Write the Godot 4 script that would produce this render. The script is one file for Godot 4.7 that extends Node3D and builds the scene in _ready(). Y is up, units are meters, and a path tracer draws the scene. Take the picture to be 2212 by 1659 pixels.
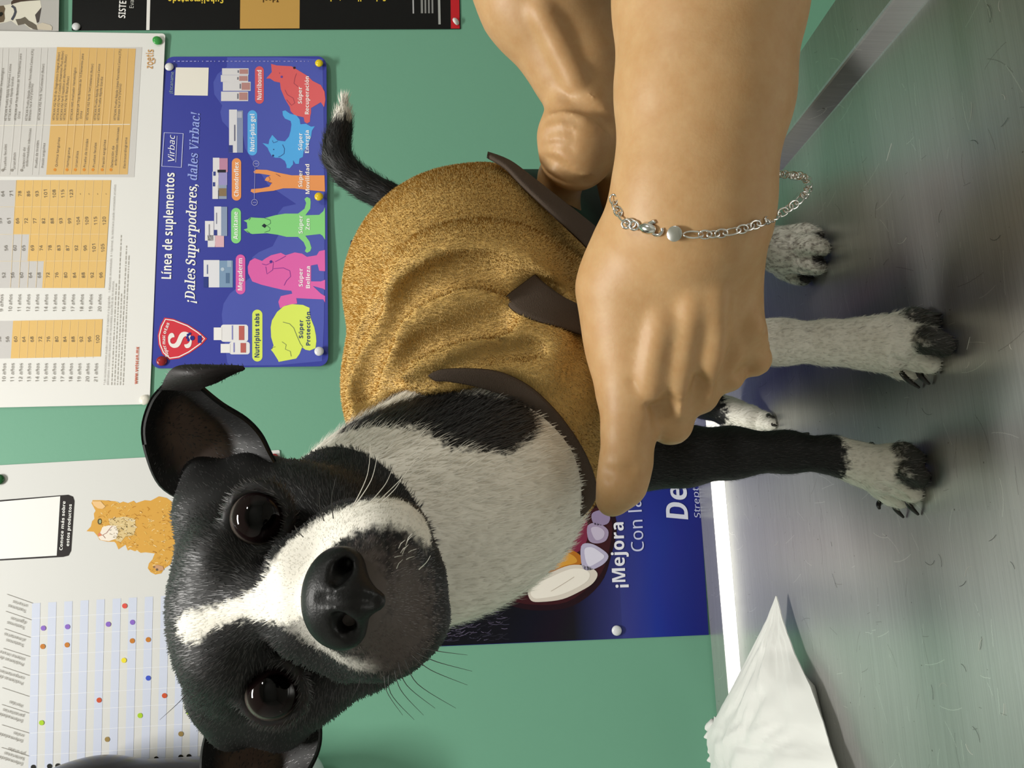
extends Node3D
# A small black and white dog in a tan fleece sweater held on a steel exam table, posters on a green wall behind.
# World: the wall is the plane z = 0, the table top is y = 0, +x runs to the right along the wall. The phone was held
# upright but the picture is stored lying on its side, so the camera is rolled a quarter turn.

const FOCAL := 1680.0
const RIM := 0.0119
var CB: Basis          # the upright camera: right, up, back
var CP: Vector3
var rng := RandomNumberGenerator.new()
var noise := FastNoiseLite.new()
var fonts := {}
var used := {}

# ---------------------------------------------------------------- sight lines: a picture position and a real distance give a point
func sight(px: float, py: float) -> Vector3:
	return CB * Vector3((829.5 - py) / FOCAL, (1106.0 - px) / FOCAL, -1.0)
func at(px: float, py: float, d: float) -> Vector3:
	return CP + sight(px, py) * d
func on_wall(px: float, py: float, z := 0.0) -> Vector3:
	var r := sight(px, py)
	return CP + r * ((CP.z - z) / -r.z)
func on_table(px: float, py: float, h := 0.0) -> Vector3:
	var r := sight(px, py)
	return CP + r * ((CP.y - h) / -r.y)

func hexc(h: String) -> Color:
	return Color(h)
func lin(h: String) -> Color:
	return Color(h).srgb_to_linear()

# ---------------------------------------------------------------- naming and tagging
func numbered(called: String) -> String:
	if not used.has(called):
		used[called] = 0
		return called
	used[called] += 1
	return "%s_%03d" % [called, used[called]]
func thing(called: String, label: String, category: String, where := Vector3.ZERO, group := "") -> Node3D:
	var o := Node3D.new()
	o.name = numbered(called)
	add_child(o)
	o.position = where
	tag(o, label, category, group)
	return o
func tag(o: Node, label: String, category := "", group := "", kind := "") -> void:
	if label: o.set_meta("label", label)
	if category: o.set_meta("category", category)
	if group: o.set_meta("group", group)
	if kind: o.set_meta("kind", kind)
func put(called: String, mesh: Mesh, m: Material, parent: Node, label := "") -> MeshInstance3D:
	var o := MeshInstance3D.new()
	o.name = numbered(called) if parent == self else called
	o.mesh = mesh
	if m: o.material_override = m
	parent.add_child(o, true)
	if label: o.set_meta("label", label)
	if parent is Node3D and parent != self:
		# meshes are written in world metres; keep them in place under a moved parent
		var up := Transform3D.IDENTITY
		var n: Node = parent
		while n != self and n is Node3D:
			up = (n as Node3D).transform * up
			n = n.get_parent()
		o.transform = up.affine_inverse()
	return o

func mat(c: String, rough := 0.6, metal := 0.0, spec := 0.5) -> StandardMaterial3D:
	var m := StandardMaterial3D.new()
	m.albedo_color = Color(c)
	m.roughness = rough
	m.metallic = metal
	m.metallic_specular = spec
	return m
func vmat(rough := 0.7, spec := 0.4) -> StandardMaterial3D:
	var m := mat("ffffff", rough, 0.0, spec)
	m.vertex_color_use_as_albedo = true
	return m

# ---------------------------------------------------------------- triangle soup with shared vertices
class Soup:
	var v := PackedVector3Array()
	var n := PackedVector3Array()
	var c := PackedColorArray()
	var uv := PackedVector2Array()
	var ix := PackedInt32Array()
	func add(p: Vector3, nn: Vector3, col := Color.WHITE, t := Vector2.ZERO) -> int:
		v.append(p); n.append(nn); c.append(col); uv.append(t)
		return v.size() - 1
	func tri(a: int, b: int, d: int) -> void:
		ix.append(a); ix.append(b); ix.append(d)
	func quad(a: int, b: int, d: int, e: int) -> void:
		ix.append(a); ix.append(b); ix.append(d)
		ix.append(a); ix.append(d); ix.append(e)
	func smooth_normals(from := 0, from_ix := 0) -> void:
		for i in range(from, n.size()): n[i] = Vector3.ZERO
		for k in range(from_ix, ix.size(), 3):
			var a := ix[k]; var b := ix[k + 1]; var d := ix[k + 2]
			var g := (v[d] - v[a]).cross(v[b] - v[a])
			n[a] += g; n[b] += g; n[d] += g
		for i in range(from, n.size()): n[i] = n[i].normalized()
	func append(o: Soup) -> void:
		var base := v.size()
		v.append_array(o.v); n.append_array(o.n); c.append_array(o.c); uv.append_array(o.uv)
		for i in o.ix: ix.append(base + i)
	# front faces run clockwise: turn the triangles whose winding disagrees with their normals
	func mesh() -> ArrayMesh:
		for k in range(0, ix.size(), 3):
			var i := ix[k]; var j := ix[k + 1]; var l := ix[k + 2]
			if (v[l] - v[i]).cross(v[j] - v[i]).dot(n[i] + n[j] + n[l]) < 0.0:
				ix[k + 1] = l; ix[k + 2] = j
		var a := []
		a.resize(Mesh.ARRAY_MAX)
		a[Mesh.ARRAY_VERTEX] = v; a[Mesh.ARRAY_NORMAL] = n; a[Mesh.ARRAY_COLOR] = c; a[Mesh.ARRAY_TEX_UV] = uv; a[Mesh.ARRAY_INDEX] = ix
		var m := ArrayMesh.new()
		m.add_surface_from_arrays(Mesh.PRIMITIVE_TRIANGLES, a)
		return m

# a box with chamfered edges, centre and half sizes, on axes b
func box(s: Soup, mid: Vector3, h: Vector3, ch := 0.001, b := Basis.IDENTITY, col := Color.WHITE) -> void:
	var i0 := s.v.size(); var k0 := s.ix.size()
	ch = minf(ch, minf(h.x, minf(h.y, h.z)) * 0.9)
	for axis in 3:
		for sg in [-1.0, 1.0]:
			var q := []
			for k in 4:
				var p := Vector3()
				var e1 := (axis + 1) % 3; var e2 := (axis + 2) % 3
				p[axis] = sg * h[axis]
				p[e1] = (h[e1] - ch) * (-1.0 if k in [0, 3] else 1.0)
				p[e2] = (h[e2] - ch) * (-1.0 if k in [0, 1] else 1.0)
				q.append(p)
			var nn := Vector3(); nn[axis] = sg
			var id := []
			for p in q: id.append(s.add(mid + b * p, b * nn, col))
			if sg > 0: s.quad(id[0], id[3], id[2], id[1])
			else: s.quad(id[0], id[1], id[2], id[3])
	# chamfer strips along the twelve edges
	for axis in 3:
		var e1 := (axis + 1) % 3; var e2 := (axis + 2) % 3
		for s1 in [-1.0, 1.0]:
			for s2 in [-1.0, 1.0]:
				var ps := []
				for k in 4:
					var p := Vector3()
					p[axis] = (h[axis] - ch) * (-1.0 if k in [0, 3] else 1.0)
					if k < 2: p[e1] = s1 * h[e1]; p[e2] = s2 * (h[e2] - ch)
					else: p[e1] = s1 * (h[e1] - ch); p[e2] = s2 * h[e2]
					ps.append(p)
				var nn := Vector3(); nn[e1] = s1; nn[e2] = s2
				nn = b * nn.normalized()
				var id := []
				for p in ps: id.append(s.add(mid + b * p, nn, col))
				s.quad(id[0], id[1], id[2], id[3])
	# the eight corners
	for sx in [-1.0, 1.0]:
		for sy in [-1.0, 1.0]:
			for sz in [-1.0, 1.0]:
				var g := Vector3(sx, sy, sz)
				var nn := b * g.normalized()
				var a := s.add(mid + b * Vector3(sx * h.x, sy * (h.y - ch), sz * (h.z - ch)), nn, col)
				var d := s.add(mid + b * Vector3(sx * (h.x - ch), sy * h.y, sz * (h.z - ch)), nn, col)
				var e := s.add(mid + b * Vector3(sx * (h.x - ch), sy * (h.y - ch), sz * h.z), nn, col)
				s.tri(a, d, e)

# a tube along points with a radius each
func tube(s: Soup, pts: Array, radii: Array, sides := 8, col := Color.WHITE, closed := false) -> void:
	var base := s.v.size()
	var count := pts.size()
	var side := Vector3.ZERO
	for i in count:
		var a: Vector3 = pts[(i - 1 + count) % count] if closed else pts[maxi(i - 1, 0)]
		var b: Vector3 = pts[(i + 1) % count] if closed else pts[mini(i + 1, count - 1)]
		var t := (b - a).normalized()
		if side == Vector3.ZERO:
			side = t.cross(Vector3(0.31, 0.87, 0.38)).normalized()
		side = (side - t * side.dot(t)).normalized()
		var up := t.cross(side)
		var r: float = radii[i] if radii.size() > 1 else radii[0]
		for k in sides:
			var w := TAU * k / sides
			var d := side * cos(w) + up * sin(w)
			s.add(pts[i] + d * r, d, col)
	var rings := count if closed else count - 1
	for i in rings:
		for k in sides:
			var a := base + i * sides + k
			var b := base + i * sides + (k + 1) % sides
			var j := ((i + 1) % count) * sides
			s.quad(a, b, base + j + (k + 1) % sides, base + j + k)
	if not closed:
		var c0 := s.add(pts[0], (pts[0] - pts[1]).normalized(), col)
		var c1 := s.add(pts[count - 1], (pts[count - 1] - pts[count - 2]).normalized(), col)
		for k in sides:
			s.tri(c0, base + (k + 1) % sides, base + k)
			s.tri(c1, base + (count - 1) * sides + k, base + (count - 1) * sides + (k + 1) % sides)

# Catmull-Rom through points
func spline(p: Array, per := 6) -> Array:
	var out := []
	for i in p.size() - 1:
		var a = p[maxi(i - 1, 0)]; var b = p[i]; var c = p[i + 1]; var d = p[mini(i + 2, p.size() - 1)]
		for k in per:
			var t := float(k) / per
			out.append(0.5 * ((2.0 * b) + (c - a) * t + (2.0 * a - 5.0 * b + 4.0 * c - d) * t * t + (3.0 * b - a - 3.0 * c + d) * t * t * t))
	out.append(p[p.size() - 1])
	return out

# a lathe round an axis: profile of Vector2(radius, height)
func lathe(s: Soup, foot: Vector3, b: Basis, profile: Array, sides := 20, col := Color.WHITE) -> void:
	var base := s.v.size(); var k0 := s.ix.size()
	for q in profile:
		for k in sides:
			var w := TAU * k / sides
			s.add(foot + b * Vector3(cos(w) * q.x, q.y, sin(w) * q.x), Vector3.UP, col)
	for i in profile.size() - 1:
		for k in sides:
			var a := base + i * sides + k; var d := base + i * sides + (k + 1) % sides
			s.quad(a, a + sides, d + sides, d)
	s.smooth_normals(base, k0)

# ---------------------------------------------------------------- distance fields, meshed as surface nets
class Field:
	var o: Vector3
	var c: float
	var nx: int
	var ny: int
	var nz: int
	var d := PackedFloat32Array()
	func _init(lo: Vector3, hi: Vector3, cell: float) -> void:
		o = lo; c = cell
		nx = int(ceil((hi.x - lo.x) / cell)) + 1
		ny = int(ceil((hi.y - lo.y) / cell)) + 1
		nz = int(ceil((hi.z - lo.z) / cell)) + 1
		d.resize(nx * ny * nz)
		d.fill(1.0)
	func _range(lo: Vector3, hi: Vector3) -> PackedInt32Array:
		var a := ((lo - o) / c).floor(); var b := ((hi - o) / c).ceil()
		return PackedInt32Array([maxi(0, int(a.x)), mini(nx - 1, int(b.x)), maxi(0, int(a.y)), mini(ny - 1, int(b.y)), maxi(0, int(a.z)), mini(nz - 1, int(b.z))])
	# tapered capsule; flat squeezes it along the direction fn
	func cap(a: Vector3, b: Vector3, ra: float, rb: float, k := 0.004, cut := false, fn := Vector3.ZERO, flat := 1.0) -> void:
		var m := maxf(ra, rb) * maxf(1.0, flat) + k + c * 2.0
		var r := _range(Vector3(minf(a.x, b.x), minf(a.y, b.y), minf(a.z, b.z)) - Vector3.ONE * m, Vector3(maxf(a.x, b.x), maxf(a.y, b.y), maxf(a.z, b.z)) + Vector3.ONE * m)
		var g := 1.0 / flat - 1.0
		var ba := b - a
		ba += fn * (ba.dot(fn) * g)
		var inv := 1.0 / maxf(ba.dot(ba), 1e-12)
		var dr := rb - ra
		for iz in range(r[4], r[5] + 1):
			for iy in range(r[2], r[3] + 1):
				var i := (iz * ny + iy) * nx + r[0]
				var p := o + Vector3(r[0], iy, iz) * c - a
				for ix in range(r[0], r[1] + 1):
					var q := p
					if g != 0.0: q += fn * (p.dot(fn) * g)
					var h := clampf(q.dot(ba) * inv, 0.0, 1.0)
					var e := (q - ba * h).length() - ra - dr * h
					var f := d[i]
					if cut:
						e = -e
						var w := maxf(k - absf(f - e), 0.0)
						d[i] = maxf(f, e) + w * w * 0.25 / k
					else:
						var w := maxf(k - absf(f - e), 0.0)
						d[i] = minf(f, e) - w * w * 0.25 / k
					i += 1
					p.x += c
	# ellipsoid on axes b (orthonormal) with three radii
	func ell(mid: Vector3, b: Basis, rad: Vector3, k := 0.004, cut := false) -> void:
		var m := maxf(rad.x, maxf(rad.y, rad.z)) + k + c * 2.0
		var r := _range(mid - Vector3.ONE * m, mid + Vector3.ONE * m)
		var t := b.transposed()
		var i1 := Vector3.ONE / rad
		var i2 := i1 * i1
		var step := t * Vector3(c, 0, 0)
		for iz in range(r[4], r[5] + 1):
			for iy in range(r[2], r[3] + 1):
				var i := (iz * ny + iy) * nx + r[0]
				var p := t * (o + Vector3(r[0], iy, iz) * c - mid)
				for ix in range(r[0], r[1] + 1):
					var k0 := (p * i1).length()
					var e := k0 * (k0 - 1.0) / maxf((p * i2).length(), 1e-6)
					var f := d[i]
					if cut:
						e = -e
						var w := maxf(k - absf(f - e), 0.0)
						d[i] = maxf(f, e) + w * w * 0.25 / k
					else:
						var w := maxf(k - absf(f - e), 0.0)
						d[i] = minf(f, e) - w * w * 0.25 / k
					i += 1
					p += step
	func chain(pts: Array, radii: Array, k := 0.004, cut := false) -> void:
		for i in pts.size() - 1:
			cap(pts[i], pts[i + 1], radii[i], radii[i + 1], k, cut)
	func value(p: Vector3) -> float:
		var q := (p - o) / c
		var x := int(floor(q.x)); var y := int(floor(q.y)); var z := int(floor(q.z))
		if x < 0 or y < 0 or z < 0 or x >= nx - 1 or y >= ny - 1 or z >= nz - 1: return 1.0
		var fx := q.x - x; var fy := q.y - y; var fz := q.z - z
		var i := (z * ny + y) * nx + x
		var j := i + nx; var l := i + nx * ny; var m := l + nx
		return lerpf(lerpf(lerpf(d[i], d[i + 1], fx), lerpf(d[j], d[j + 1], fx), fy), lerpf(lerpf(d[l], d[l + 1], fx), lerpf(d[m], d[m + 1], fx), fy), fz)
	func slope(p: Vector3) -> Vector3:
		var e := c * 0.8
		return Vector3(value(p + Vector3(e, 0, 0)) - value(p - Vector3(e, 0, 0)), value(p + Vector3(0, e, 0)) - value(p - Vector3(0, e, 0)), value(p + Vector3(0, 0, e)) - value(p - Vector3(0, 0, e))).normalized()
	# first point of the surface from `from` along `dir`, or from + dir * most
	func hit(from: Vector3, dir: Vector3, least := 0.1, most := 0.9) -> Vector3:
		var t := least
		var u := dir.length()
		while t < most:
			var e := value(from + dir * t)
			if e < 0.0002:
				return from + dir * t
			t += clampf(e * 0.7, 0.0003, 0.004) / u
		return Vector3.INF
	# [vertices, quads]
	func nets() -> Array:
		var verts := PackedVector3Array()
		var quads := PackedInt32Array()
		var ids := PackedInt32Array()
		ids.resize(nx * ny * nz)
		ids.fill(-1)
		var sy := nx; var sz := nx * ny
		for iz in nz - 1:
			for iy in ny - 1:
				var i := (iz * ny + iy) * nx
				for ix in nx - 1:
					var a := d[i]; var b := d[i + 1]; var e := d[i + sy]; var f := d[i + sy + 1]
					var g := d[i + sz]; var h := d[i + sz + 1]; var k := d[i + sz + sy]; var l := d[i + sz + sy + 1]
					var s := int(a < 0.0) + int(b < 0.0) + int(e < 0.0) + int(f < 0.0) + int(g < 0.0) + int(h < 0.0) + int(k < 0.0) + int(l < 0.0)
					if s != 0 and s != 8:
						var sum := Vector3.ZERO
						var n := 0
						if (a < 0.0) != (b < 0.0): sum += Vector3(a / (a - b), 0, 0); n += 1
						if (e < 0.0) != (f < 0.0): sum += Vector3(e / (e - f), 1, 0); n += 1
						if (g < 0.0) != (h < 0.0): sum += Vector3(g / (g - h), 0, 1); n += 1
						if (k < 0.0) != (l < 0.0): sum += Vector3(k / (k - l), 1, 1); n += 1
						if (a < 0.0) != (e < 0.0): sum += Vector3(0, a / (a - e), 0); n += 1
						if (b < 0.0) != (f < 0.0): sum += Vector3(1, b / (b - f), 0); n += 1
						if (g < 0.0) != (k < 0.0): sum += Vector3(0, g / (g - k), 1); n += 1
						if (h < 0.0) != (l < 0.0): sum += Vector3(1, h / (h - l), 1); n += 1
						if (a < 0.0) != (g < 0.0): sum += Vector3(0, 0, a / (a - g)); n += 1
						if (b < 0.0) != (h < 0.0): sum += Vector3(1, 0, b / (b - h)); n += 1
						if (e < 0.0) != (k < 0.0): sum += Vector3(0, 1, e / (e - k)); n += 1
						if (f < 0.0) != (l < 0.0): sum += Vector3(1, 1, f / (f - l)); n += 1
						ids[i] = verts.size()
						verts.append(o + (Vector3(ix, iy, iz) + sum / n) * c)
						var neg := a < 0.0
						if ix > 0 and iy > 0 and iz > 0:
							if neg != (b < 0.0):
								_q(quads, ids[i - sy - sz], ids[i - sz], ids[i], ids[i - sy], neg)
							if neg != (e < 0.0):
								_q(quads, ids[i - 1 - sz], ids[i - 1], ids[i], ids[i - sz], neg)
							if neg != (g < 0.0):
								_q(quads, ids[i - 1 - sy], ids[i - sy], ids[i], ids[i - 1], neg)
					i += 1
		return [verts, quads]
	func _q(quads: PackedInt32Array, a: int, b: int, e: int, f: int, neg: bool) -> void:
		if a < 0 or b < 0 or e < 0 or f < 0: return
		if neg:
			quads.append(a); quads.append(f); quads.append(e); quads.append(b)
		else:
			quads.append(a); quads.append(b); quads.append(e); quads.append(f)

func relax(v: PackedVector3Array, q: PackedInt32Array, times: int, share := 0.5) -> PackedVector3Array:
	for t in times:
		var sum := PackedVector3Array(); sum.resize(v.size())
		var cnt := PackedInt32Array(); cnt.resize(v.size())
		for k in range(0, q.size(), 4):
			var a := q[k]; var b := q[k + 1]; var d := q[k + 2]; var e := q[k + 3]
			sum[a] += v[b] + v[e]; sum[b] += v[a] + v[d]; sum[d] += v[b] + v[e]; sum[e] += v[a] + v[d]
			cnt[a] += 2; cnt[b] += 2; cnt[d] += 2; cnt[e] += 2
		for i in v.size():
			if cnt[i] > 0: v[i] = v[i].lerp(sum[i] / cnt[i], share)
	return v

# field -> Soup: relaxed, optionally split finer once, coloured by a function of (point, normal)
func skin(f: Field, smooth := 1, finer := false, paint = null) -> Soup:
	var r := f.nets()
	var v: PackedVector3Array = r[0]; var q: PackedInt32Array = r[1]
	v = relax(v, q, smooth)
	if finer:
		var edge := {}
		var nq := PackedInt32Array()
		var old := q.size()
		for k in range(0, old, 4):
			var w := [q[k], q[k + 1], q[k + 2], q[k + 3]]
			var m := []
			for j in 4:
				var a: int = w[j]; var b: int = w[(j + 1) % 4]
				var key := (mini(a, b) << 24) | maxi(a, b)
				if not edge.has(key):
					edge[key] = v.size()
					v.append((v[a] + v[b]) * 0.5)
				m.append(edge[key])
			var mid := v.size()
			v.append((v[w[0]] + v[w[1]] + v[w[2]] + v[w[3]]) * 0.25)
			for j in 4:
				nq.append(w[j]); nq.append(m[j]); nq.append(mid); nq.append(m[(j + 3) % 4])
		q = nq
		v = relax(v, q, 2, 0.5)
	var s := Soup.new()
	s.v = v
	s.n.resize(v.size()); s.c.resize(v.size()); s.uv.resize(v.size())
	s.c.fill(Color.WHITE)
	for k in range(0, q.size(), 4):
		s.quad(q[k], q[k + 1], q[k + 2], q[k + 3])
	s.smooth_normals()
	if paint != null:
		for i in v.size(): s.c[i] = paint.call(v[i], s.n[i])
	return s

# fur: short tapered strands on the triangles of a surface. groom(point, normal) -> [length, lay direction, colour, density share]
func fur(base: Soup, per_m2: float, width: float, groom: Callable, rag := 0.5) -> Soup:
	var s := Soup.new()
	for k in range(0, base.ix.size(), 3):
		var ia := base.ix[k]; var ib := base.ix[k + 1]; var ic := base.ix[k + 2]
		var a := base.v[ia]; var b := base.v[ib]; var d := base.v[ic]
		var want := (b - a).cross(d - a).length() * 0.5 * per_m2
		var cnt := int(want + rng.randf())
		for j in cnt:
			var u := rng.randf(); var w := rng.randf()
			if u + w > 1.0: u = 1.0 - u; w = 1.0 - w
			var p := a + (b - a) * u + (d - a) * w
			var n := (base.n[ia] * (1.0 - u - w) + base.n[ib] * u + base.n[ic] * w).normalized()
			var g: Array = groom.call(p, n)
			if g.is_empty() or rng.randf() > g[3]: continue
			strand(s, p, n, g[0] * rng.randf_range(0.65, 1.2), g[1], width, g[2], rag)
	return s
func strand(s: Soup, p: Vector3, n: Vector3, ln: float, lay: Vector3, width: float, col: Color, rag := 0.5) -> void:
	var jit := Vector3(rng.randf() - 0.5, rng.randf() - 0.5, rng.randf() - 0.5)
	var d := (lay + jit * 0.45).normalized()
	var side := d.cross(n)
	if side.length() < 0.05: side = d.cross(Vector3(0.3, 0.8, 0.5))
	side = side.normalized() * width * 0.5
	var m := p + d * ln * 0.5 + n * ln * 0.02
	var e := p + d * ln - n * ln * 0.10
	var nn := (n + jit * rag).normalized()
	var c2 := col * rng.randf_range(1.0 - 0.4 * rag, 1.0 + 0.3 * rag)
	c2.a = 1.0
	var i := s.v.size()
	s.add(p - side - n * 0.0004, nn, c2); s.add(p + side - n * 0.0004, nn, c2)
	s.add(m + side * 0.8, nn, c2); s.add(m - side * 0.8, nn, c2)
	s.add(e, nn, c2)
	s.quad(i, i + 1, i + 2, i + 3)
	s.tri(i + 3, i + 2, i + 4)

# a band of cloth: centre line, half-width vectors and outward normals
func band(s: Soup, mids: Array, halves: Array, outs: Array, thick: float, col := Color.WHITE) -> void:
	var base := s.v.size(); var k0 := s.ix.size()
	var prof := [Vector2(-1, -0.6), Vector2(-1.0, 0.3), Vector2(-0.82, 0.9), Vector2(-0.3, 1.0), Vector2(0.3, 1.0), Vector2(0.82, 0.9), Vector2(1.0, 0.3), Vector2(1, -0.6)]
	for i in mids.size():
		for q in prof:
			s.add(mids[i] + halves[i] * q.x + outs[i] * thick * q.y, outs[i], col, Vector2(i * 0.1, q.x))
	var w := prof.size()
	for i in mids.size() - 1:
		for k in w - 1:
			var a := base + i * w + k
			s.quad(a, a + 1, a + w + 1, a + w)
		s.quad(base + i * w + w - 1, base + i * w, base + (i + 1) * w, base + (i + 1) * w + w - 1)
	for e in [0, mids.size() - 1]:
		for k in range(1, w - 1):
			s.tri(base + e * w, base + e * w + k, base + e * w + k + 1)
	s.smooth_normals(base, k0)

# ---------------------------------------------------------------- posters: a bent sheet of paper and the flat print on it
func sheet_point(P: Dictionary, px: float, py: float, layer: int) -> Vector3:
	var w := on_wall(px, py, P.z)
	var z: float = P.z + (P.bend.call(w) if (P.bend != null) else 0.0)
	w = on_wall(px, py, z)
	z = P.z + (P.bend.call(w) if (P.bend != null) else 0.0)
	w = on_wall(px, py, z)
	w.z = z + 0.00016 * layer
	return w
func sheet_normal(P: Dictionary, w: Vector3) -> Vector3:
	if not (P.bend != null): return Vector3(0, 0, 1)
	var e := 0.002
	var gx: float = (P.bend.call(w + Vector3(e, 0, 0)) - P.bend.call(w - Vector3(e, 0, 0))) / (2 * e)
	var gy: float = (P.bend.call(w + Vector3(0, e, 0)) - P.bend.call(w - Vector3(0, e, 0))) / (2 * e)
	return Vector3(-gx, -gy, 1).normalized()
func ink(P: Dictionary, px: float, py: float, layer: int, col: Color) -> int:
	var w := sheet_point(P, px, py, layer)
	return P.soup.add(w, sheet_normal(P, w), col)
# a poster: corners in order TL, TR, BR, BL as it hangs; radius of the corners as a share of the width
func poster(called: String, label: String, corners: Array, paper: String, z: float, bend = null, round_x := 0.0, round_y := 0.0, rough := 0.5) -> Dictionary:
	var foot := on_wall(corners[0].x, corners[0].y)
	var root := thing(called, label, "poster", Vector3(foot.x, foot.y, 0), "posters pinned to the green wall")
	var P := {"z": z, "bend": bend, "soup": Soup.new(), "root": root, "rough": rough}
	var s := Soup.new()
	var col := lin(paper)
	var us := []
	for i in 25: us.append(i / 24.0)
	var vs := []
	for i in 7: vs.append(round_y * (1.0 - cos(PI * 0.5 * i / 6.0)))
	for i in range(1, 18): vs.append(lerpf(round_y, 1.0 - round_y, i / 18.0))
	for i in 7: vs.append(1.0 - round_y * (1.0 - cos(PI * 0.5 * (6 - i) / 6.0)))
	var rim := []
	for j in vs.size():
		var t: float = vs[j]
		var edge := minf(t, 1.0 - t)
		var inset := 0.0
		if round_y > 0.0 and edge < round_y:
			inset = round_x * (1.0 - sqrt(maxf(0.0, 1.0 - pow(1.0 - edge / round_y, 2.0))))
		for i in us.size():
			var u: float = lerpf(inset, 1.0 - inset, us[i])
			var a: Vector2 = corners[0].lerp(corners[1], u)
			var b: Vector2 = corners[3].lerp(corners[2], u)
			var q := a.lerp(b, t)
			var w := sheet_point(P, q.x, q.y, 0)
			s.add(w, sheet_normal(P, w), col)
	var nu := us.size(); var nv := vs.size()
	for j in nv - 1:
		for i in nu - 1:
			var a := j * nu + i
			s.quad(a, a + 1, a + nu + 1, a + nu)
	for i in nu: rim.append(i)
	for j in range(1, nv): rim.append(j * nu + nu - 1)
	for i in range(nu - 2, -1, -1): rim.append((nv - 1) * nu + i)
	for j in range(nv - 2, 0, -1): rim.append(j * nu)
	var back := []
	for i in nu * nv: back.append(s.add(s.v[i] - Vector3(0, 0, 0.0005), -s.n[i], col))
	for j in nv - 1:
		for i in nu - 1:
			var a := nu * nv + j * nu + i
			s.quad(a, a + nu, a + nu + 1, a + 1)
	for k in rim.size():
		var a: int = rim[k]; var b: int = rim[(k + 1) % rim.size()]
		s.quad(a, back[a], back[b], b)
	put("paper", s.mesh(), vmat(rough, 0.3), root)
	return P
func print_done(P: Dictionary) -> void:
	if P.soup.v.size(): put("printed_design", P.soup.mesh(), vmat(P.rough, 0.3), P.root)
func poly(P: Dictionary, pts: Array, c: String, layer := 1) -> void:
	var flat := PackedVector2Array(pts)
	var ix := Geometry2D.triangulate_polygon(flat)
	var col := lin(c)
	for k in range(0, ix.size(), 3): cut_tri(P, flat[ix[k]], flat[ix[k + 1]], flat[ix[k + 2]], layer, col, 9)
# triangles on a bent sheet are split until they follow it
func cut_tri(P: Dictionary, a: Vector2, b: Vector2, d: Vector2, layer: int, col: Color, deep: int) -> void:
	var l1 := a.distance_to(b); var l2 := b.distance_to(d); var l3 := d.distance_to(a)
	var most := maxf(l1, maxf(l2, l3))
	if P.bend == null or deep == 0 or most < 16.0:
		var i := ink(P, a.x, a.y, layer, col)
		ink(P, b.x, b.y, layer, col); ink(P, d.x, d.y, layer, col)
		P.soup.tri(i, i + 1, i + 2)
	elif most == l1:
		var m := (a + b) * 0.5
		cut_tri(P, a, m, d, layer, col, deep - 1); cut_tri(P, m, b, d, layer, col, deep - 1)
	elif most == l2:
		var m := (b + d) * 0.5
		cut_tri(P, a, b, m, layer, col, deep - 1); cut_tri(P, a, m, d, layer, col, deep - 1)
	else:
		var m := (d + a) * 0.5
		cut_tri(P, a, b, m, layer, col, deep - 1); cut_tri(P, m, b, d, layer, col, deep - 1)
# a patch with four corners (px) and a colour at each, split so that it can follow the bend and blend
func patch(P: Dictionary, q: Array, cs: Array, layer := 1, nu := 10, nv := 10) -> void:
	var base: int = P.soup.v.size()
	var cl := []
	for k in 4: cl.append(lin(cs[k % cs.size()]))
	for j in nv + 1:
		for i in nu + 1:
			var u := float(i) / nu; var t := float(j) / nv
			var p: Vector2 = q[0].lerp(q[1], u).lerp(q[3].lerp(q[2], u), t)
			var col: Color = cl[0].lerp(cl[1], u).lerp(cl[3].lerp(cl[2], u), t)
			ink(P, p.x, p.y, layer, col)
	for j in nv:
		for i in nu:
			var a := base + j * (nu + 1) + i
			P.soup.quad(a, a + 1, a + nu + 2, a + nu + 1)
func rect(P: Dictionary, x0: float, y0: float, x1: float, y1: float, c: String, layer := 1, shear := 0.0) -> void:
	patch(P, [Vector2(x0, y0), Vector2(x1, y0), Vector2(x1 + shear, y1), Vector2(x0 + shear, y1)], [c], layer, maxi(1, int(absf(x1 - x0) / 14.0)), maxi(1, int(absf(y1 - y0) / 14.0)))
func disc(P: Dictionary, x: float, y: float, r: float, c: String, layer := 2, ry := -1.0) -> void:
	var pts := []
	for k in 18: pts.append(Vector2(x + r * cos(TAU * k / 18), y + (ry if ry > 0 else r) * sin(TAU * k / 18)))
	poly(P, pts, c, layer)
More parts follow.
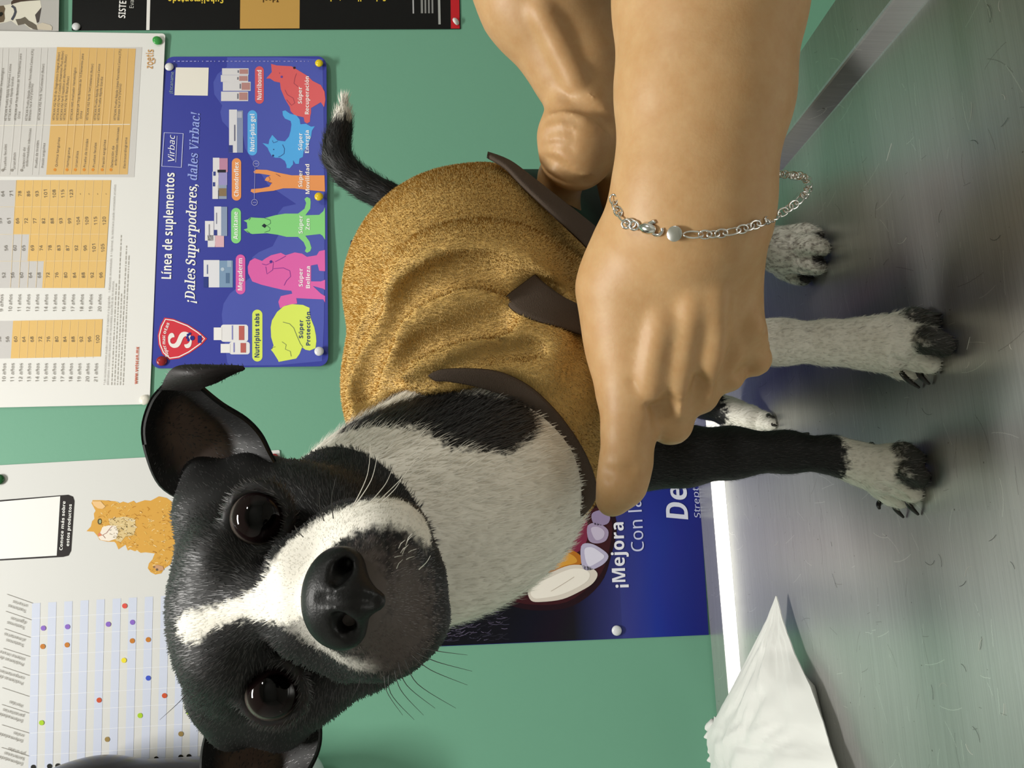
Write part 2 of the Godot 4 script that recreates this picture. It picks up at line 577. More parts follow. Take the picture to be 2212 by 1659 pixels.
# a pill: rounded bar between two y values
func pill(P: Dictionary, x0: float, y0: float, x1: float, y1: float, c: String, layer := 2, r := -1.0) -> void:
	var h := (x1 - x0) * 0.5 if r < 0 else r
	var pts := []
	for k in 9: pts.append(Vector2(x0 + h - h * cos(PI * 0.5 * k / 8), y0 + h - h * sin(PI * 0.5 * k / 8)))
	for k in 9: pts.append(Vector2(x1 - h + h * sin(PI * 0.5 * k / 8), y0 + h - h * cos(PI * 0.5 * k / 8)))
	for k in 9: pts.append(Vector2(x1 - h + h * cos(PI * 0.5 * k / 8), y1 - h + h * sin(PI * 0.5 * k / 8)))
	for k in 9: pts.append(Vector2(x0 + h - h * sin(PI * 0.5 * k / 8), y1 - h + h * cos(PI * 0.5 * k / 8)))
	poly(P, pts, c, layer)
func stroke(P: Dictionary, pts: Array, w: float, c: String, layer := 3, closed := false) -> void:
	var base: int = P.soup.v.size()
	var col := lin(c)
	var n := pts.size()
	for i in n:
		var a: Vector2 = pts[(i - 1 + n) % n] if closed else pts[maxi(0, i - 1)]
		var b: Vector2 = pts[(i + 1) % n] if closed else pts[mini(n - 1, i + 1)]
		var e := (b - a).normalized().orthogonal() * w * 0.5
		ink(P, pts[i].x + e.x, pts[i].y + e.y, layer, col)
		ink(P, pts[i].x - e.x, pts[i].y - e.y, layer, col)
	for i in (n if closed else n - 1):
		var a := base + 2 * i; var b := base + 2 * ((i + 1) % n)
		P.soup.quad(a, a + 1, b + 1, b)
# lettering along a base line from (x0, y0) to (x1, y1), stretched to fill it; cap is the height of its capitals in the same px
func letters(P: Dictionary, t: String, x0: float, y0: float, x1: float, y1: float, cap: float, c: String, layer := 4, face := "sans", slant := 0.0) -> void:
	var key := face + "|" + t
	if not fonts.has(key):
		if not fonts.has(face):
			var f := SystemFont.new()
			f.font_names = PackedStringArray(["Droid Serif" if face.begins_with("serif") else "Droid Sans"])
			f.font_weight = 700 if face.ends_with("bold") else 400
			fonts[face] = f
		var m := TextMesh.new()
		m.font = fonts[face]
		m.font_size = 40
		m.pixel_size = 1.0
		m.depth = 0.0
		m.curve_step = 1.0
		m.text = t
		m.horizontal_alignment = HORIZONTAL_ALIGNMENT_LEFT
		m.vertical_alignment = VERTICAL_ALIGNMENT_TOP
		var arr := m.get_mesh_arrays()
		fonts[key] = [arr[Mesh.ARRAY_VERTEX], arr[Mesh.ARRAY_INDEX], fonts[face].get_ascent(40)]
	var vs: PackedVector3Array = fonts[key][0]
	var ix = fonts[key][1]
	var lo := INF; var hi := -INF
	for p in vs: lo = minf(lo, p.x); hi = maxf(hi, p.x)
	if vs.is_empty(): return
	var e := Vector2(x1 - x0, y1 - y0)
	var up := Vector2(e.y, -e.x).normalized()      # a quarter turn: letters stand on the line
	var base: int = P.soup.v.size()
	var col := lin(c)
	for p in vs:
		var h: float = (p.y + fonts[key][2]) / 28.5 * cap
		var q := Vector2(x0, y0) + e * ((p.x - lo) / (hi - lo)) + up * h + e.normalized() * h * slant
		ink(P, q.x, q.y, layer, col)
	if ix == null or ix.size() == 0:
		for k in range(0, vs.size(), 3): P.soup.tri(base + k, base + k + 1, base + k + 2)
	else:
		for k in range(0, ix.size(), 3): P.soup.tri(base + ix[k], base + ix[k + 1], base + ix[k + 2])
func px_list(a: Array, ox: float, oy: float, scale: float) -> Array:
	var out := []
	for k in range(0, a.size(), 2): out.append(Vector2(ox + a[k] / scale, oy + a[k + 1] / scale))
	return out

func _ready() -> void:
	rng.seed = 7
	noise.seed = 3
	noise.frequency = 1.0
	# ---- camera
	CB = Basis(Vector3.UP, deg_to_rad(-10.5)) * Basis(Vector3.RIGHT, deg_to_rad(-2.9)) * Basis(Vector3.BACK, deg_to_rad(-1.6))
	CP = Vector3(0, 0.24375 + RIM, 0.85)
	var cam := Camera3D.new()
	cam.name = "camera"
	cam.fov = rad_to_deg(2.0 * atan(829.5 / FOCAL))
	cam.near = 0.02
	cam.far = 20.0
	add_child(cam)
	cam.transform = Transform3D(Basis(-CB.y, CB.x, CB.z), CP)
	cam.current = true
	# ---- air and exposure
	var we := WorldEnvironment.new()
	we.name = "environment"
	var env := Environment.new()
	env.background_mode = Environment.BG_COLOR
	env.background_color = Color(0, 0, 0)
	env.tonemap_mode = Environment.TONE_MAPPER_LINEAR
	env.tonemap_exposure = 1.0
	env.sdfgi_enabled = true
	env.ssao_enabled = true
	env.ssil_enabled = true
	we.environment = env
	add_child(we)
	# ---- the two ceiling lights whose reflections stand in the dog's eyes
	ceiling_light(Vector3(-0.12, 1.75, 0.86), Vector2(0.64, 0.16), 3.0, "long white ceiling light above the exam table")
	ceiling_light(Vector3(1.35, 1.75, 2.1), Vector2(0.27, 0.27), 1.9, "square white ceiling light over the room right of the table")

	room()
	table()
	posters_all()
	person_hands()
	the_dog()
	bag()
	small_things()

func ceiling_light(p: Vector3, size: Vector2, energy: float, label: String) -> void:
	var t := thing("ceiling_light", label, "ceiling light", p, "ceiling lights")
	var s := Soup.new()
	var hx := size.x * 0.5; var hz := size.y * 0.5
	for k in 4:
		var dx := Vector3([hx + 0.012, -hx - 0.012, 0.0, 0.0][k], -0.012, [0.0, 0.0, hz + 0.012, -hz - 0.012][k])
		box(s, p + dx, Vector3(0.012 if k < 2 else hx + 0.024, 0.012, hz + 0.024 if k < 2 else 0.012), 0.002)
	put("frame", s.mesh(), mat("e8e8e8", 0.4), t)
	var g := Soup.new()
	box(g, p + Vector3(0, -0.009, 0), Vector3(hx, 0.004, hz), 0.001)
	var m := mat("ffffff", 0.5)
	m.emission_enabled = true
	m.emission = Color(1.0, 0.988, 0.968)
	m.emission_energy_multiplier = 1.6
	put("diffuser", g.mesh(), m, t)
	var l := AreaLight3D.new()
	l.name = "glow"
	l.area_size = size * 0.97
	l.area_normalize_energy = true
	l.light_color = Color(1.0, 0.988, 0.968)
	l.light_energy = energy
	l.area_range = 6.0
	l.area_attenuation = 2.0
	l.shadow_enabled = true
	t.add_child(l)
	l.position = Vector3(0, -0.034, 0)
	l.rotation = Vector3(-PI / 2, 0, 0)

func slab(called: String, a: Vector3, b: Vector3, m: Material) -> void:
	var s := Soup.new()
	box(s, (a + b) * 0.5, (b - a) * 0.5, 0.001)
	var o := put(called, s.mesh(), m, self)
	o.set_meta("kind", "structure")
func room() -> void:
	var green := mat("6ea48a", 0.55, 0.0, 0.4)
	var nt := NoiseTexture2D.new()
	nt.width = 512; nt.height = 512
	nt.seamless = true
	var fn := FastNoiseLite.new()
	fn.seed = 5
	fn.frequency = 0.05
	nt.noise = fn
	nt.as_normal_map = true
	nt.bump_strength = 1.2
	green.normal_enabled = true
	green.normal_texture = nt
	green.normal_scale = 0.12
	green.uv1_triplanar = true
	green.uv1_world_triplanar = true
	green.uv1_scale = Vector3.ONE * 7.0
	slab("wall_back", Vector3(-1.7, -0.9, -0.1), Vector3(2.6, 1.8, 0.0), green)
	var cream := mat("e0deda", 0.8)
	slab("wall_left", Vector3(-1.8, -0.9, -0.1), Vector3(-1.7, 1.8, 3.3), cream)
	slab("wall_right", Vector3(2.6, -0.9, -0.1), Vector3(2.7, 1.8, 3.3), cream)
	slab("wall_front", Vector3(-1.8, -0.9, 3.2), Vector3(2.7, 1.8, 3.3), cream)
	slab("ceiling", Vector3(-1.8, 1.76, -0.1), Vector3(2.7, 1.86, 3.3), mat("e9e7e0", 0.85))
	slab("floor", Vector3(-1.8, -1.0, -0.1), Vector3(2.7, -0.9, 3.3), mat("b0aaa2", 0.5))

# ---------------------------------------------------------------- the steel table
func scratch_image() -> Image:
	var im := Image.create(1024, 1024, false, Image.FORMAT_RGB8)
	im.fill(Color(0.80, 0.80, 0.79))
	var r := RandomNumberGenerator.new()
	r.seed = 11
	# brushed grain: fine lines along u
	for k in 5200:
		var y := r.randi_range(0, 1023)
		var x := r.randi_range(-200, 1023)
		var g := r.randf_range(0.76, 0.83)
		im.fill_rect(Rect2i(x, y, r.randi_range(60, 420), 1), Color(g, g, g * 0.99))
	# scratches in every direction, light and dark
	for k in 170:
		var p := Vector2(r.randf_range(0, 1023), r.randf_range(0, 1023))
		var w := r.randf_range(-0.5, 0.5) + (PI / 2 if r.randf() < 0.35 else 0.0)
		var ln := r.randf_range(8, 80)
		var bend := r.randf_range(-0.012, 0.012)
		var tone := Color(0.95, 0.95, 0.93) if r.randf() < 0.5 else Color(0.62, 0.61, 0.60)
		for i in int(ln):
			p += Vector2(cos(w), sin(w))
			w += bend
			im.set_pixel(posmod(int(p.x), 1024), posmod(int(p.y), 1024), tone)
	# dried spots
	for k in 70:
		var x := r.randi_range(0, 1020); var y := r.randi_range(0, 1020)
		im.fill_rect(Rect2i(x, y, r.randi_range(1, 3), r.randi_range(1, 3)), Color(0.5, 0.49, 0.46))
	return im
func table() -> void:
	var t := thing("exam_table", "brushed stainless steel exam table with raised sloping rim, scratched top", "table", Vector3(-0.25, 0, 0.34))
	var steel := mat("ffffff", 0.36, 1.0)
	steel.albedo_texture = ImageTexture.create_from_image(scratch_image())
	steel.anisotropy_enabled = true
	steel.anisotropy = -0.7
	var bn := FastNoiseLite.new()
	bn.seed = 21
	bn.frequency = 0.35
	var im := Image.create(512, 512, false, Image.FORMAT_RGB8)
	for y in 512:
		var row := bn.get_noise_2d(y * 1.7, 3.0)
		for x in 512:
			var g := 0.5 + 0.22 * row + 0.2 * bn.get_noise_2d(x * 0.03, y * 1.3) + 0.12 * bn.get_noise_2d(x * 0.01 + 50.0, y * 0.2)
			im.set_pixel(x, y, Color(g, g, g))
	im.bump_map_to_normal_map(1.0)
	steel.normal_enabled = true
	steel.normal_texture = ImageTexture.create_from_image(im)
	steel.normal_scale = 0.022
	var s := Soup.new()
	# the top is one pressed sheet: flat floor of the tray, slope, rim, outer skirt; nested outlines from inside out
	var x0 := -1.05; var x1 := 0.276; var z0 := 0.0580; var z1 := 0.62
	var rings := [[0.0, 0.0], [0.0012, 0.0002], [0.0091, RIM - 0.0012], [0.0101, RIM - 0.0003], [0.0116, RIM], [0.0550, RIM], [0.0568, RIM - 0.0012], [0.0570, RIM - 0.003], [0.0570, -0.035], [0.048, -0.035]]
	var scale := 3.4
	for k in rings.size():
		var g: float = rings[k][0]; var h: float = rings[k][1]
		var gx := g; var gz := g
		for q in [Vector2(x0 - gx, z0 - gz), Vector2(x1 + gx, z0 - gz), Vector2(x1 + gx, z1 + gz), Vector2(x0 - gx, z1 + gz)]:
			s.add(Vector3(q.x, h, q.y), Vector3.UP, Color.WHITE, Vector2(q.x, q.y) * scale)
	var flat := Soup.new()
	flat.append(s)
	var out := Soup.new()
	for k in rings.size() - 1:
		for e in 4:
			var a := s.v[k * 4 + e]; var b := s.v[k * 4 + (e + 1) % 4]; var c := s.v[k * 4 + 4 + (e + 1) % 4]; var d := s.v[k * 4 + 4 + e]
			var nn := (b - a).cross(d - a).normalized()
			if nn.y < -0.01 and k < 6: nn = -nn
			var mid := (a + c) * 0.5 - Vector3(-0.4, 0, 0.3)
			if k >= 6 and nn.dot(mid) < 0 and absf(nn.y) < 0.9: nn = -nn
			var i := out.v.size()
			for p in [a, b, c, d]: out.add(p, nn, Color.WHITE, Vector2(p.x, p.z + p.y) * scale)
			out.quad(i, i + 1, i + 2, i + 3)
	# the tray floor as a grid
	for j in 13:
		for i in 27:
			out.add(Vector3(lerpf(x0, x1, i / 26.0), 0, lerpf(z0, z1, j / 12.0)), Vector3.UP, Color.WHITE, Vector2(lerpf(x0, x1, i / 26.0), lerpf(z0, z1, j / 12.0)) * scale)
	var base := out.v.size() - 13 * 27
	for j in 12:
		for i in 26:
			var a := base + j * 27 + i
			out.quad(a, a + 1, a + 28, a + 27)
	put("tabletop", out.mesh(), steel, t)
	var u := Soup.new()
	box(u, Vector3((x0 + x1) * 0.5, -0.02, (z0 + z1) * 0.5), Vector3((x1 - x0) * 0.5 + 0.045, 0.008, (z1 - z0) * 0.5 + 0.045), 0.002)
	put("underside_panel", u.mesh(), mat("77777a", 0.4, 1.0), t)
	for sx in [x0, x1]:
		for sz in [z0 + 0.02, z1]:
			var l := Soup.new()
			box(l, Vector3(sx, -0.464, sz), Vector3(0.02, 0.436, 0.02), 0.003)
			put("leg", l.mesh(), mat("9a9a9c", 0.35, 1.0), t)

# ---------------------------------------------------------------- everything pinned to the wall
func posters_all() -> void:
	poster_supplements()
	poster_ages()
	poster_cat()
	poster_dental()
	poster_weight()
	poster_puppy()
	pins()

func poster_supplements() -> void:
	var bend := func(w: Vector3) -> float:
		var t := clampf((0.50 - w.y) / 0.09, 0.0, 1.0)
		var a := clampf((w.x - 0.18) / 0.38, 0.0, 1.0)
		return 0.0065 * t * t * (0.75 + 0.25 * sin(a * 9.0))
	var P := poster("supplement_poster", "purple poster of pet supplements with coloured cartoon cats and dogs", [Vector2(326, 796), Vector2(356, 122.5), Vector2(705, 121.5), Vector2(709, 791)], "3c449e", 0.0016, bend, 0.03, 0.055, 0.38)
	# paler cloud shapes on the lower half
	poly(P, [Vector2(491, 124), Vector2(490, 145), Vector2(470, 160), Vector2(461, 178), Vector2(463, 204), Vector2(480, 228), Vector2(476, 242), Vector2(480, 262), Vector2(495, 278), Vector2(524, 286), Vector2(530, 321), Vector2(547, 350), Vector2(580, 400), Vector2(640, 441), Vector2(612, 447), Vector2(600, 462), Vector2(606, 500), Vector2(589, 532), Vector2(559, 545), Vector2(545, 556), Vector2(540, 600), Vector2(497, 634), Vector2(483, 656), Vector2(479, 680), Vector2(484, 730), Vector2(491, 783), Vector2(497, 790), Vector2(600, 789), Vector2(696, 780), Vector2(700, 700), Vector2(701, 500), Vector2(700, 300), Vector2(697, 128), Vector2(600, 124)], "515ab2", 1)
	letters(P, "Línea de suplementos", 370, 603, 378, 374, 20.5, "f2f2ee", 4, "sansbold")
	stroke(P, [Vector2(355, 287), Vector2(396, 289), Vector2(392, 362), Vector2(350, 359.5)], 1.8, "c9cdf2", 3, true)
	letters(P, "Virbac", 377, 352, 378.5, 294, 13.5, "eef0fb", 4, "sans", 0.2)
	stroke(P, [Vector2(380, 351), Vector2(383, 294)], 1.2, "c9cdf2")
	letters(P, "¡Dales Superpoderes,", 421, 655, 426, 399, 21.0, "f2f2ee", 4, "serifbold", 0.16)
	letters(P, "dales Virbac!", 426, 391, 432, 246, 19.0, "96a6ea", 4, "serifbold", 0.16)
	poly(P, [Vector2(380, 146), Vector2(451, 146.5), Vector2(449, 207), Vector2(377, 206)], "ece7dc", 2)
	letters(P, "¡Escaname", 373, 203, 376, 156, 7.0, "93a9a4", 4, "sans")
	for k in 34: stroke(P, [Vector2(375 + k * 8.8, 133.0), Vector2(375 + k * 8.8 + rng.randf_range(2.0, 6.5), 132.8)], 2.6, "8385c8", 3)
	var pills := [["Nutribound", 551, 143.5, 570, 224.5, "db6066", "f6eef0", 565.5], ["Nutri-plus gel", 535, 238.5, 555.5, 336, "5cb0ee", "f0f4fa", 550.2], ["Chondroflex", 501, 342, 521, 433.5, "ee9c60", "f8f0ea", 516], ["Anxitane", 499.5, 449.5, 520.5, 526, "8ad886", "f0f8f0", 514.3], ["Megaderm", 509.5, 550, 530, 636, "df63ae", "f8eef4", 524], ["Nutriplus tabs", 545, 669, 567, 781, "dcec66", "384a72", 560]]
	for p in pills:
		pill(P, p[1], p[2], p[3], p[4], p[5], 2)
		letters(P, p[0], p[7], p[4] - 8.5, p[7], p[2] + 8.5, 9.8, p[6], 4, "sansbold")
	# the animals
	poly(P, px_list([1450,160,1520,180,1700,190,1800,250,1900,310,1960,370,2060,420,2105,500,2115,600,2100,690,2060,630,1960,690,1940,700,1940,760,1930,800,1925,870,1890,890,1860,870,1850,815,1740,790,1690,740,1680,690,1620,590,1570,470,1560,390,1490,375,1440,340,1390,340,1440,285,1460,260], 330, 110, 5.672), "dc6266", 2)
	stroke(P, px_list([1760,280,1740,340,1730,400,1780,440], 330, 110, 5.672), 1.2, "a84a5e")
	stroke(P, px_list([1620,480,1650,540,1720,580,1740,640,1700,670,1640,600], 330, 110, 5.672), 1.2, "a84a5e")
	disc(P, 330 + 1580 / 5.672, 110 + 320 / 5.672, 2.6, "6a4a9a", 3)
	disc(P, 330 + 1555 / 5.672, 110 + 275 / 5.672, 1.0, "8a3a5a", 3)
	disc(P, 330 + 1735 / 5.672, 110 + 210 / 5.672, 2.6, "3a2420", 3)
	letters(P, "Súper", 652.6, 224.6, 652.6, 188.5, 8.6, "f8eeec", 4, "sansbold")
	letters(P, "Recuperación", 667.6, 247.5, 667.6, 165.5, 8.6, "f8eeec", 4, "sansbold")
	poly(P, px_list([1590,740,1625,730,1680,770,1760,790,1800,840,1810,900,1880,895,1940,930,1985,925,1950,980,1940,1060,1900,1160,1850,1230,1840,1300,1800,1320,1790,1385,1750,1385,1720,1340,1720,1390,1680,1440,1640,1435,1640,1400,1620,1350,1560,1310,1500,1310,1460,1290,1420,1220,1410,1190,1345,1130,1420,1145,1430,1090,1465,1030,1530,1100,1620,1110,1670,1050,1690,980,1700,900,1690,860,1620,830,1595,790], 330, 110, 5.672), "56acec", 2)
	stroke(P, px_list([1590,1150,1615,1200,1610,1260,1570,1290,1540,1300], 330, 110, 5.672), 1.2, "35508e")
	stroke(P, px_list([1465,1100,1480,1130,1530,1110], 330, 110, 5.672), 1.1, "35508e")
	disc(P, 330 + 1475 / 5.672, 110 + 1285 / 5.672, 2.2, "2c3a72", 3)
	disc(P, 330 + 1482 / 5.672, 110 + 1210 / 5.672, 1.2, "2c3a72", 3)
	letters(P, "Súper", 653.4, 325, 653.4, 288, 8.6, "f0f4fa", 4, "sansbold")
	letters(P, "Energía", 667.6, 331, 667.6, 282, 8.6, "f0f4fa", 4, "sansbold")
	stroke(P, [Vector2(551, 362), Vector2(549.5, 430)], 0.9, "a8a8da", 3)
	for q in [Vector2(553.5, 354), Vector2(550, 437.5)]:
		var ring := []
		for k in 14: ring.append(q + Vector2(cos(TAU * k / 14), sin(TAU * k / 14)) * 6.5)
		stroke(P, ring, 1.1, "a8a8da", 3, true)
		stroke(P, [q + Vector2(-4, 0), q + Vector2(4, 0)], 1.0, "a8a8da", 3)
	poly(P, [Vector2(547.7, 371), Vector2(554, 366.5), Vector2(577, 367.4), Vector2(598, 372.7), Vector2(630, 379), Vector2(701, 379), Vector2(702, 414), Vector2(665, 410.6), Vector2(637, 407), Vector2(612, 407), Vector2(591, 412.3), Vector2(564.5, 415), Vector2(548.6, 417.6), Vector2(541.6, 414), Vector2(543, 408.8), Vector2(564.5, 407), Vector2(582, 403.5), Vector2(588, 395), Vector2(572, 390), Vector2(575, 384), Vector2(585, 379), Vector2(560, 375), Vector2(550, 375)], "ec9a5e", 2)
	stroke(P, [Vector2(596, 376), Vector2(606, 382), Vector2(601, 378)], 1.1, "a85e4a")
	stroke(P, [Vector2(580, 381), Vector2(584, 388), Vector2(579, 393), Vector2(588, 396)], 1.2, "a85e4a")
	letters(P, "Súper", 653.5, 405, 653.5, 368, 8.6, "f8f0ea", 4, "sansbold")
	letters(P, "Movilidad", 669, 419.4, 668.5, 355, 8.6, "f8f0ea", 4, "sansbold")
	poly(P, px_list([1115,435,1170,420,1200,395,1260,400,1370,405,1500,370,1620,350,1780,350,1860,290,1880,220,1860,170,1890,145,1930,165,1935,210,1930,290,1870,370,2040,365,2090,320,2110,270,2112,670,2080,620,2050,600,1870,620,1920,690,1945,770,1930,810,1890,830,1865,810,1880,770,1850,700,1780,635,1640,635,1540,610,1400,590,1220,600,1160,580,1115,545,1160,530,1155,460], 330, 400, 5.672), "8ad684", 2)
	poly(P, px_list([1335,500,1365,472,1400,498,1372,527], 330, 400, 5.672), "24303a", 3)
	stroke(P, px_list([1370,405,1440,430,1445,470,1400,498,1440,530,1430,560,1370,580], 330, 400, 5.672), 1.0, "3c6a52")
	stroke(P, px_list([1180,430,1200,400], 330, 400, 5.672), 1.1, "3c6a52")
	stroke(P, px_list([1150,560,1190,590], 330, 400, 5.672), 1.1, "3c6a52")
	letters(P, "Súper", 654, 505, 654, 466, 8.6, "f0f8f0", 4, "sansbold")
	letters(P, "Zen", 669.4, 497, 669.4, 473, 8.6, "f0f8f0", 4, "sansbold")
	poly(P, px_list([1165,1000,1190,930,1250,895,1340,930,1380,900,1450,860,1570,830,1630,860,1740,825,1830,840,1890,880,2010,860,2040,810,2110,795,2112,1055,2040,1050,2020,970,1940,985,1940,1180,2060,1180,2112,1160,2112,1285,2090,1270,1960,1235,2060,1330,2112,1360,2112,1440,2090,1400,1960,1395,1760,1385,1770,1450,1640,1470,1560,1510,1540,1430,1570,1360,1640,1345,1710,1330,1700,1295,1600,1285,1450,1250,1330,1220,1220,1180,1170,1080], 330, 400, 5.672), "e066ae", 2)
	stroke(P, px_list([1340,965,1390,980,1480,940,1470,1040,1400,1090,1385,1000], 330, 400, 5.672), 1.3, "8a3a9a")
	stroke(P, px_list([1480,1025,1600,1015,1680,1050,1690,1120,1640,1170,1610,1230], 330, 400, 5.672), 1.3, "8a3a9a")
	stroke(P, px_list([1500,940,1560,910,1630,870], 330, 400, 5.672), 1.3, "8a3a9a")
	disc(P, 330 + 1450 / 5.672, 400 + 940 / 5.672, 3.2, "4a3292", 3)
	letters(P, "Súper", 654.4, 619.5, 654.4, 580, 8.6, "f8eef4", 4, "sansbold")
	letters(P, "Belleza", 670, 623, 670, 575.5, 8.6, "f8eef4", 4, "sansbold")
	poly(P, px_list([1465,480,1480,400,1540,300,1620,230,1720,205,1850,215,1930,250,1925,300,1945,380,1985,480,2005,580,2010,650,2000,730,1930,760,1880,750,1840,720,1810,800,1770,855,1560,895,1550,870,1500,790,1468,750,1500,700,1470,600], 320, 620, 5.53), "dcec66", 2)
	stroke(P, px_list([1610,420,1690,440,1740,490,1780,590,1820,680,1850,720], 320, 620, 5.53), 1.2, "6a7a5a")
	stroke(P, px_list([1600,655,1650,690,1640,745,1700,770,1710,830], 320, 620, 5.53), 1.1, "6a7a5a")
	stroke(P, px_list([1475,745,1490,720,1520,715], 320, 620, 5.53), 1.0, "6a7a5a")
	letters(P, "Súper", 654.5, 731, 654.5, 691.4, 8.6, "3c4c74", 4, "sansbold")
	letters(P, "Protección", 670, 746.6, 670, 674, 8.6, "3c4c74", 4, "sansbold")
	# the red shield
	var sh := px_list([195,365,300,380,480,450,620,540,705,618,640,690,500,790,370,855,250,872,170,800,125,690,115,580,145,460], 320, 620, 5.53)
	poly(P, sh, "d23a46", 2)
	var mid := Vector2(385, 732)
	var inner := []
	for q in sh: inner.append(q.lerp(mid, 0.085))
	stroke(P, inner, 2.2, "f2ece8", 3, true)
	letters(P, "S", 415, 752, 414, 716.5, 50.0, "efe9e4", 4, "serifbold")
	for q in [[513, 612, 5.0], [480, 575, 3.2], [500, 560, 2.8], [470, 605, 3.0], [485, 635, 3.0]]: disc(P, 320 + q[0] / 5.53 + (3.0 if q[2] > 4 else 0.0), 620 + q[1] / 5.53, q[2], "2c2f86", 5)
	rect(P, 427.6, 725, 435.7, 741, "2c3488", 4)
	letters(P, "Super", 365.5, 770, 358.5, 746, 7.5, "f2e8e6", 4, "sansbold", 0.1)
	letters(P, "masc", 357.8, 744, 357.6, 724.5, 7.5, "f2e8e6", 4, "sansbold", 0.1)
	letters(P, "otas", 358.2, 722.5, 367, 699, 7.5, "f2e8e6", 4, "sansbold", 0.1)
	# products
	for b in [[870, 450, 1195, 655, 785, 485, 635], [970, 655, 1215, 805, 868, 680, 788]]:
		pill(P, 320 + b[0] / 5.53, 620 + b[1] / 5.53, 320 + b[2] / 5.53, 620 + b[3] / 5.53, "e9e7e8", 2, 6.0)
		rect(P, 320 + b[4] / 5.53, 620 + b[5] / 5.53, 320 + b[0] / 5.53 + 2, 620 + b[6] / 5.53, "efedec", 3)
		rect(P, 320 + (b[2] - 110) / 5.53, 620 + (b[1] + 15) / 5.53, 320 + (b[2] - 45) / 5.53, 620 + (b[3] - 20) / 5.53, "bf6660", 3)
		rect(P, 320 + (b[2] - 195) / 5.53, 620 + (b[1] + 10) / 5.53, 320 + (b[2] - 180) / 5.53, 620 + (b[3] - 25) / 5.53, "8a8ac8", 3)
	for b in [[850, 215, 1175, 300], [835, 298, 1170, 385], [860, 380, 1200, 495], [838, 500, 1170, 620]]:
		rect(P, 330 + b[0] / 5.672, 110 + b[1] / 5.672, 330 + b[2] / 5.672, 110 + (b[3] - 4) / 5.672, "dcdadd", 2)
		rect(P, 330 + (b[2] - 110) / 5.672, 110 + (b[1] + 12) / 5.672, 330 + (b[2] - 8) / 5.672, 110 + (b[3] - 16) / 5.672, "b98a86", 3)
		rect(P, 330 + (b[2] - 135) / 5.672, 110 + (b[1] + 25) / 5.672, 330 + (b[2] - 118) / 5.672, 110 + (b[3] - 30) / 5.672, "7d7c86", 3)
	rect(P, 495, 237, 512, 330, "dddce2", 2); rect(P, 512, 239, 525, 330, "8d97b4", 2); rect(P, 513, 242, 523, 255, "b4b7c8", 3); rect(P, 494, 314, 503, 330, "3a4488", 3); rect(P, 506, 270, 508.5, 305, "6a6a82", 3)
	rect(P, 460, 341, 474, 371, "e0dde2", 2); rect(P, 474, 342, 492, 372, "c08aa6", 2); rect(P, 459, 371, 473, 430, "e2e0e4", 2); rect(P, 472, 372, 491, 400, "a098cc", 2); rect(P, 471, 400, 490, 430, "94a0b8", 2); rect(P, 473, 407, 489, 424, "8a7458", 3); rect(P, 470, 367, 488, 373, "26262e", 3); rect(P, 461, 371, 466, 380, "38468c", 3); rect(P, 460, 394, 465, 403, "38468c", 3)
	rect(P, 443, 477.5, 462, 520, "e4e2e6", 2); rect(P, 449, 508, 465, 534, "e2e0e4", 2); rect(P, 464, 509, 484, 534, "dcb2bc", 2); rect(P, 463, 446.5, 478, 509, "e2e1e8", 3); rect(P, 478, 447, 491, 510, "8c9cb8", 3); rect(P, 462, 497, 469.5, 509, "35408a", 4); rect(P, 467, 460, 469, 484, "8a8aa0", 4); rect(P, 451, 485, 453, 512, "9a9aa8", 4)
	rect(P, 440, 562, 474, 598, "e2e2e8", 2); rect(P, 451, 598, 474, 621, "e2e2e8", 2); rect(P, 474, 563, 503, 621, "7f9cba", 2); rect(P, 440, 599, 450, 621, "2f3f86", 3); rect(P, 447, 572, 449.5, 592, "6c78a0", 3); rect(P, 488, 590, 496, 612, "5a7698", 3); rect(P, 491, 563, 500, 577, "a2b6cc", 3); disc(P, 481, 582, 4.0, "b6c6d6", 3)
	print_done(P)

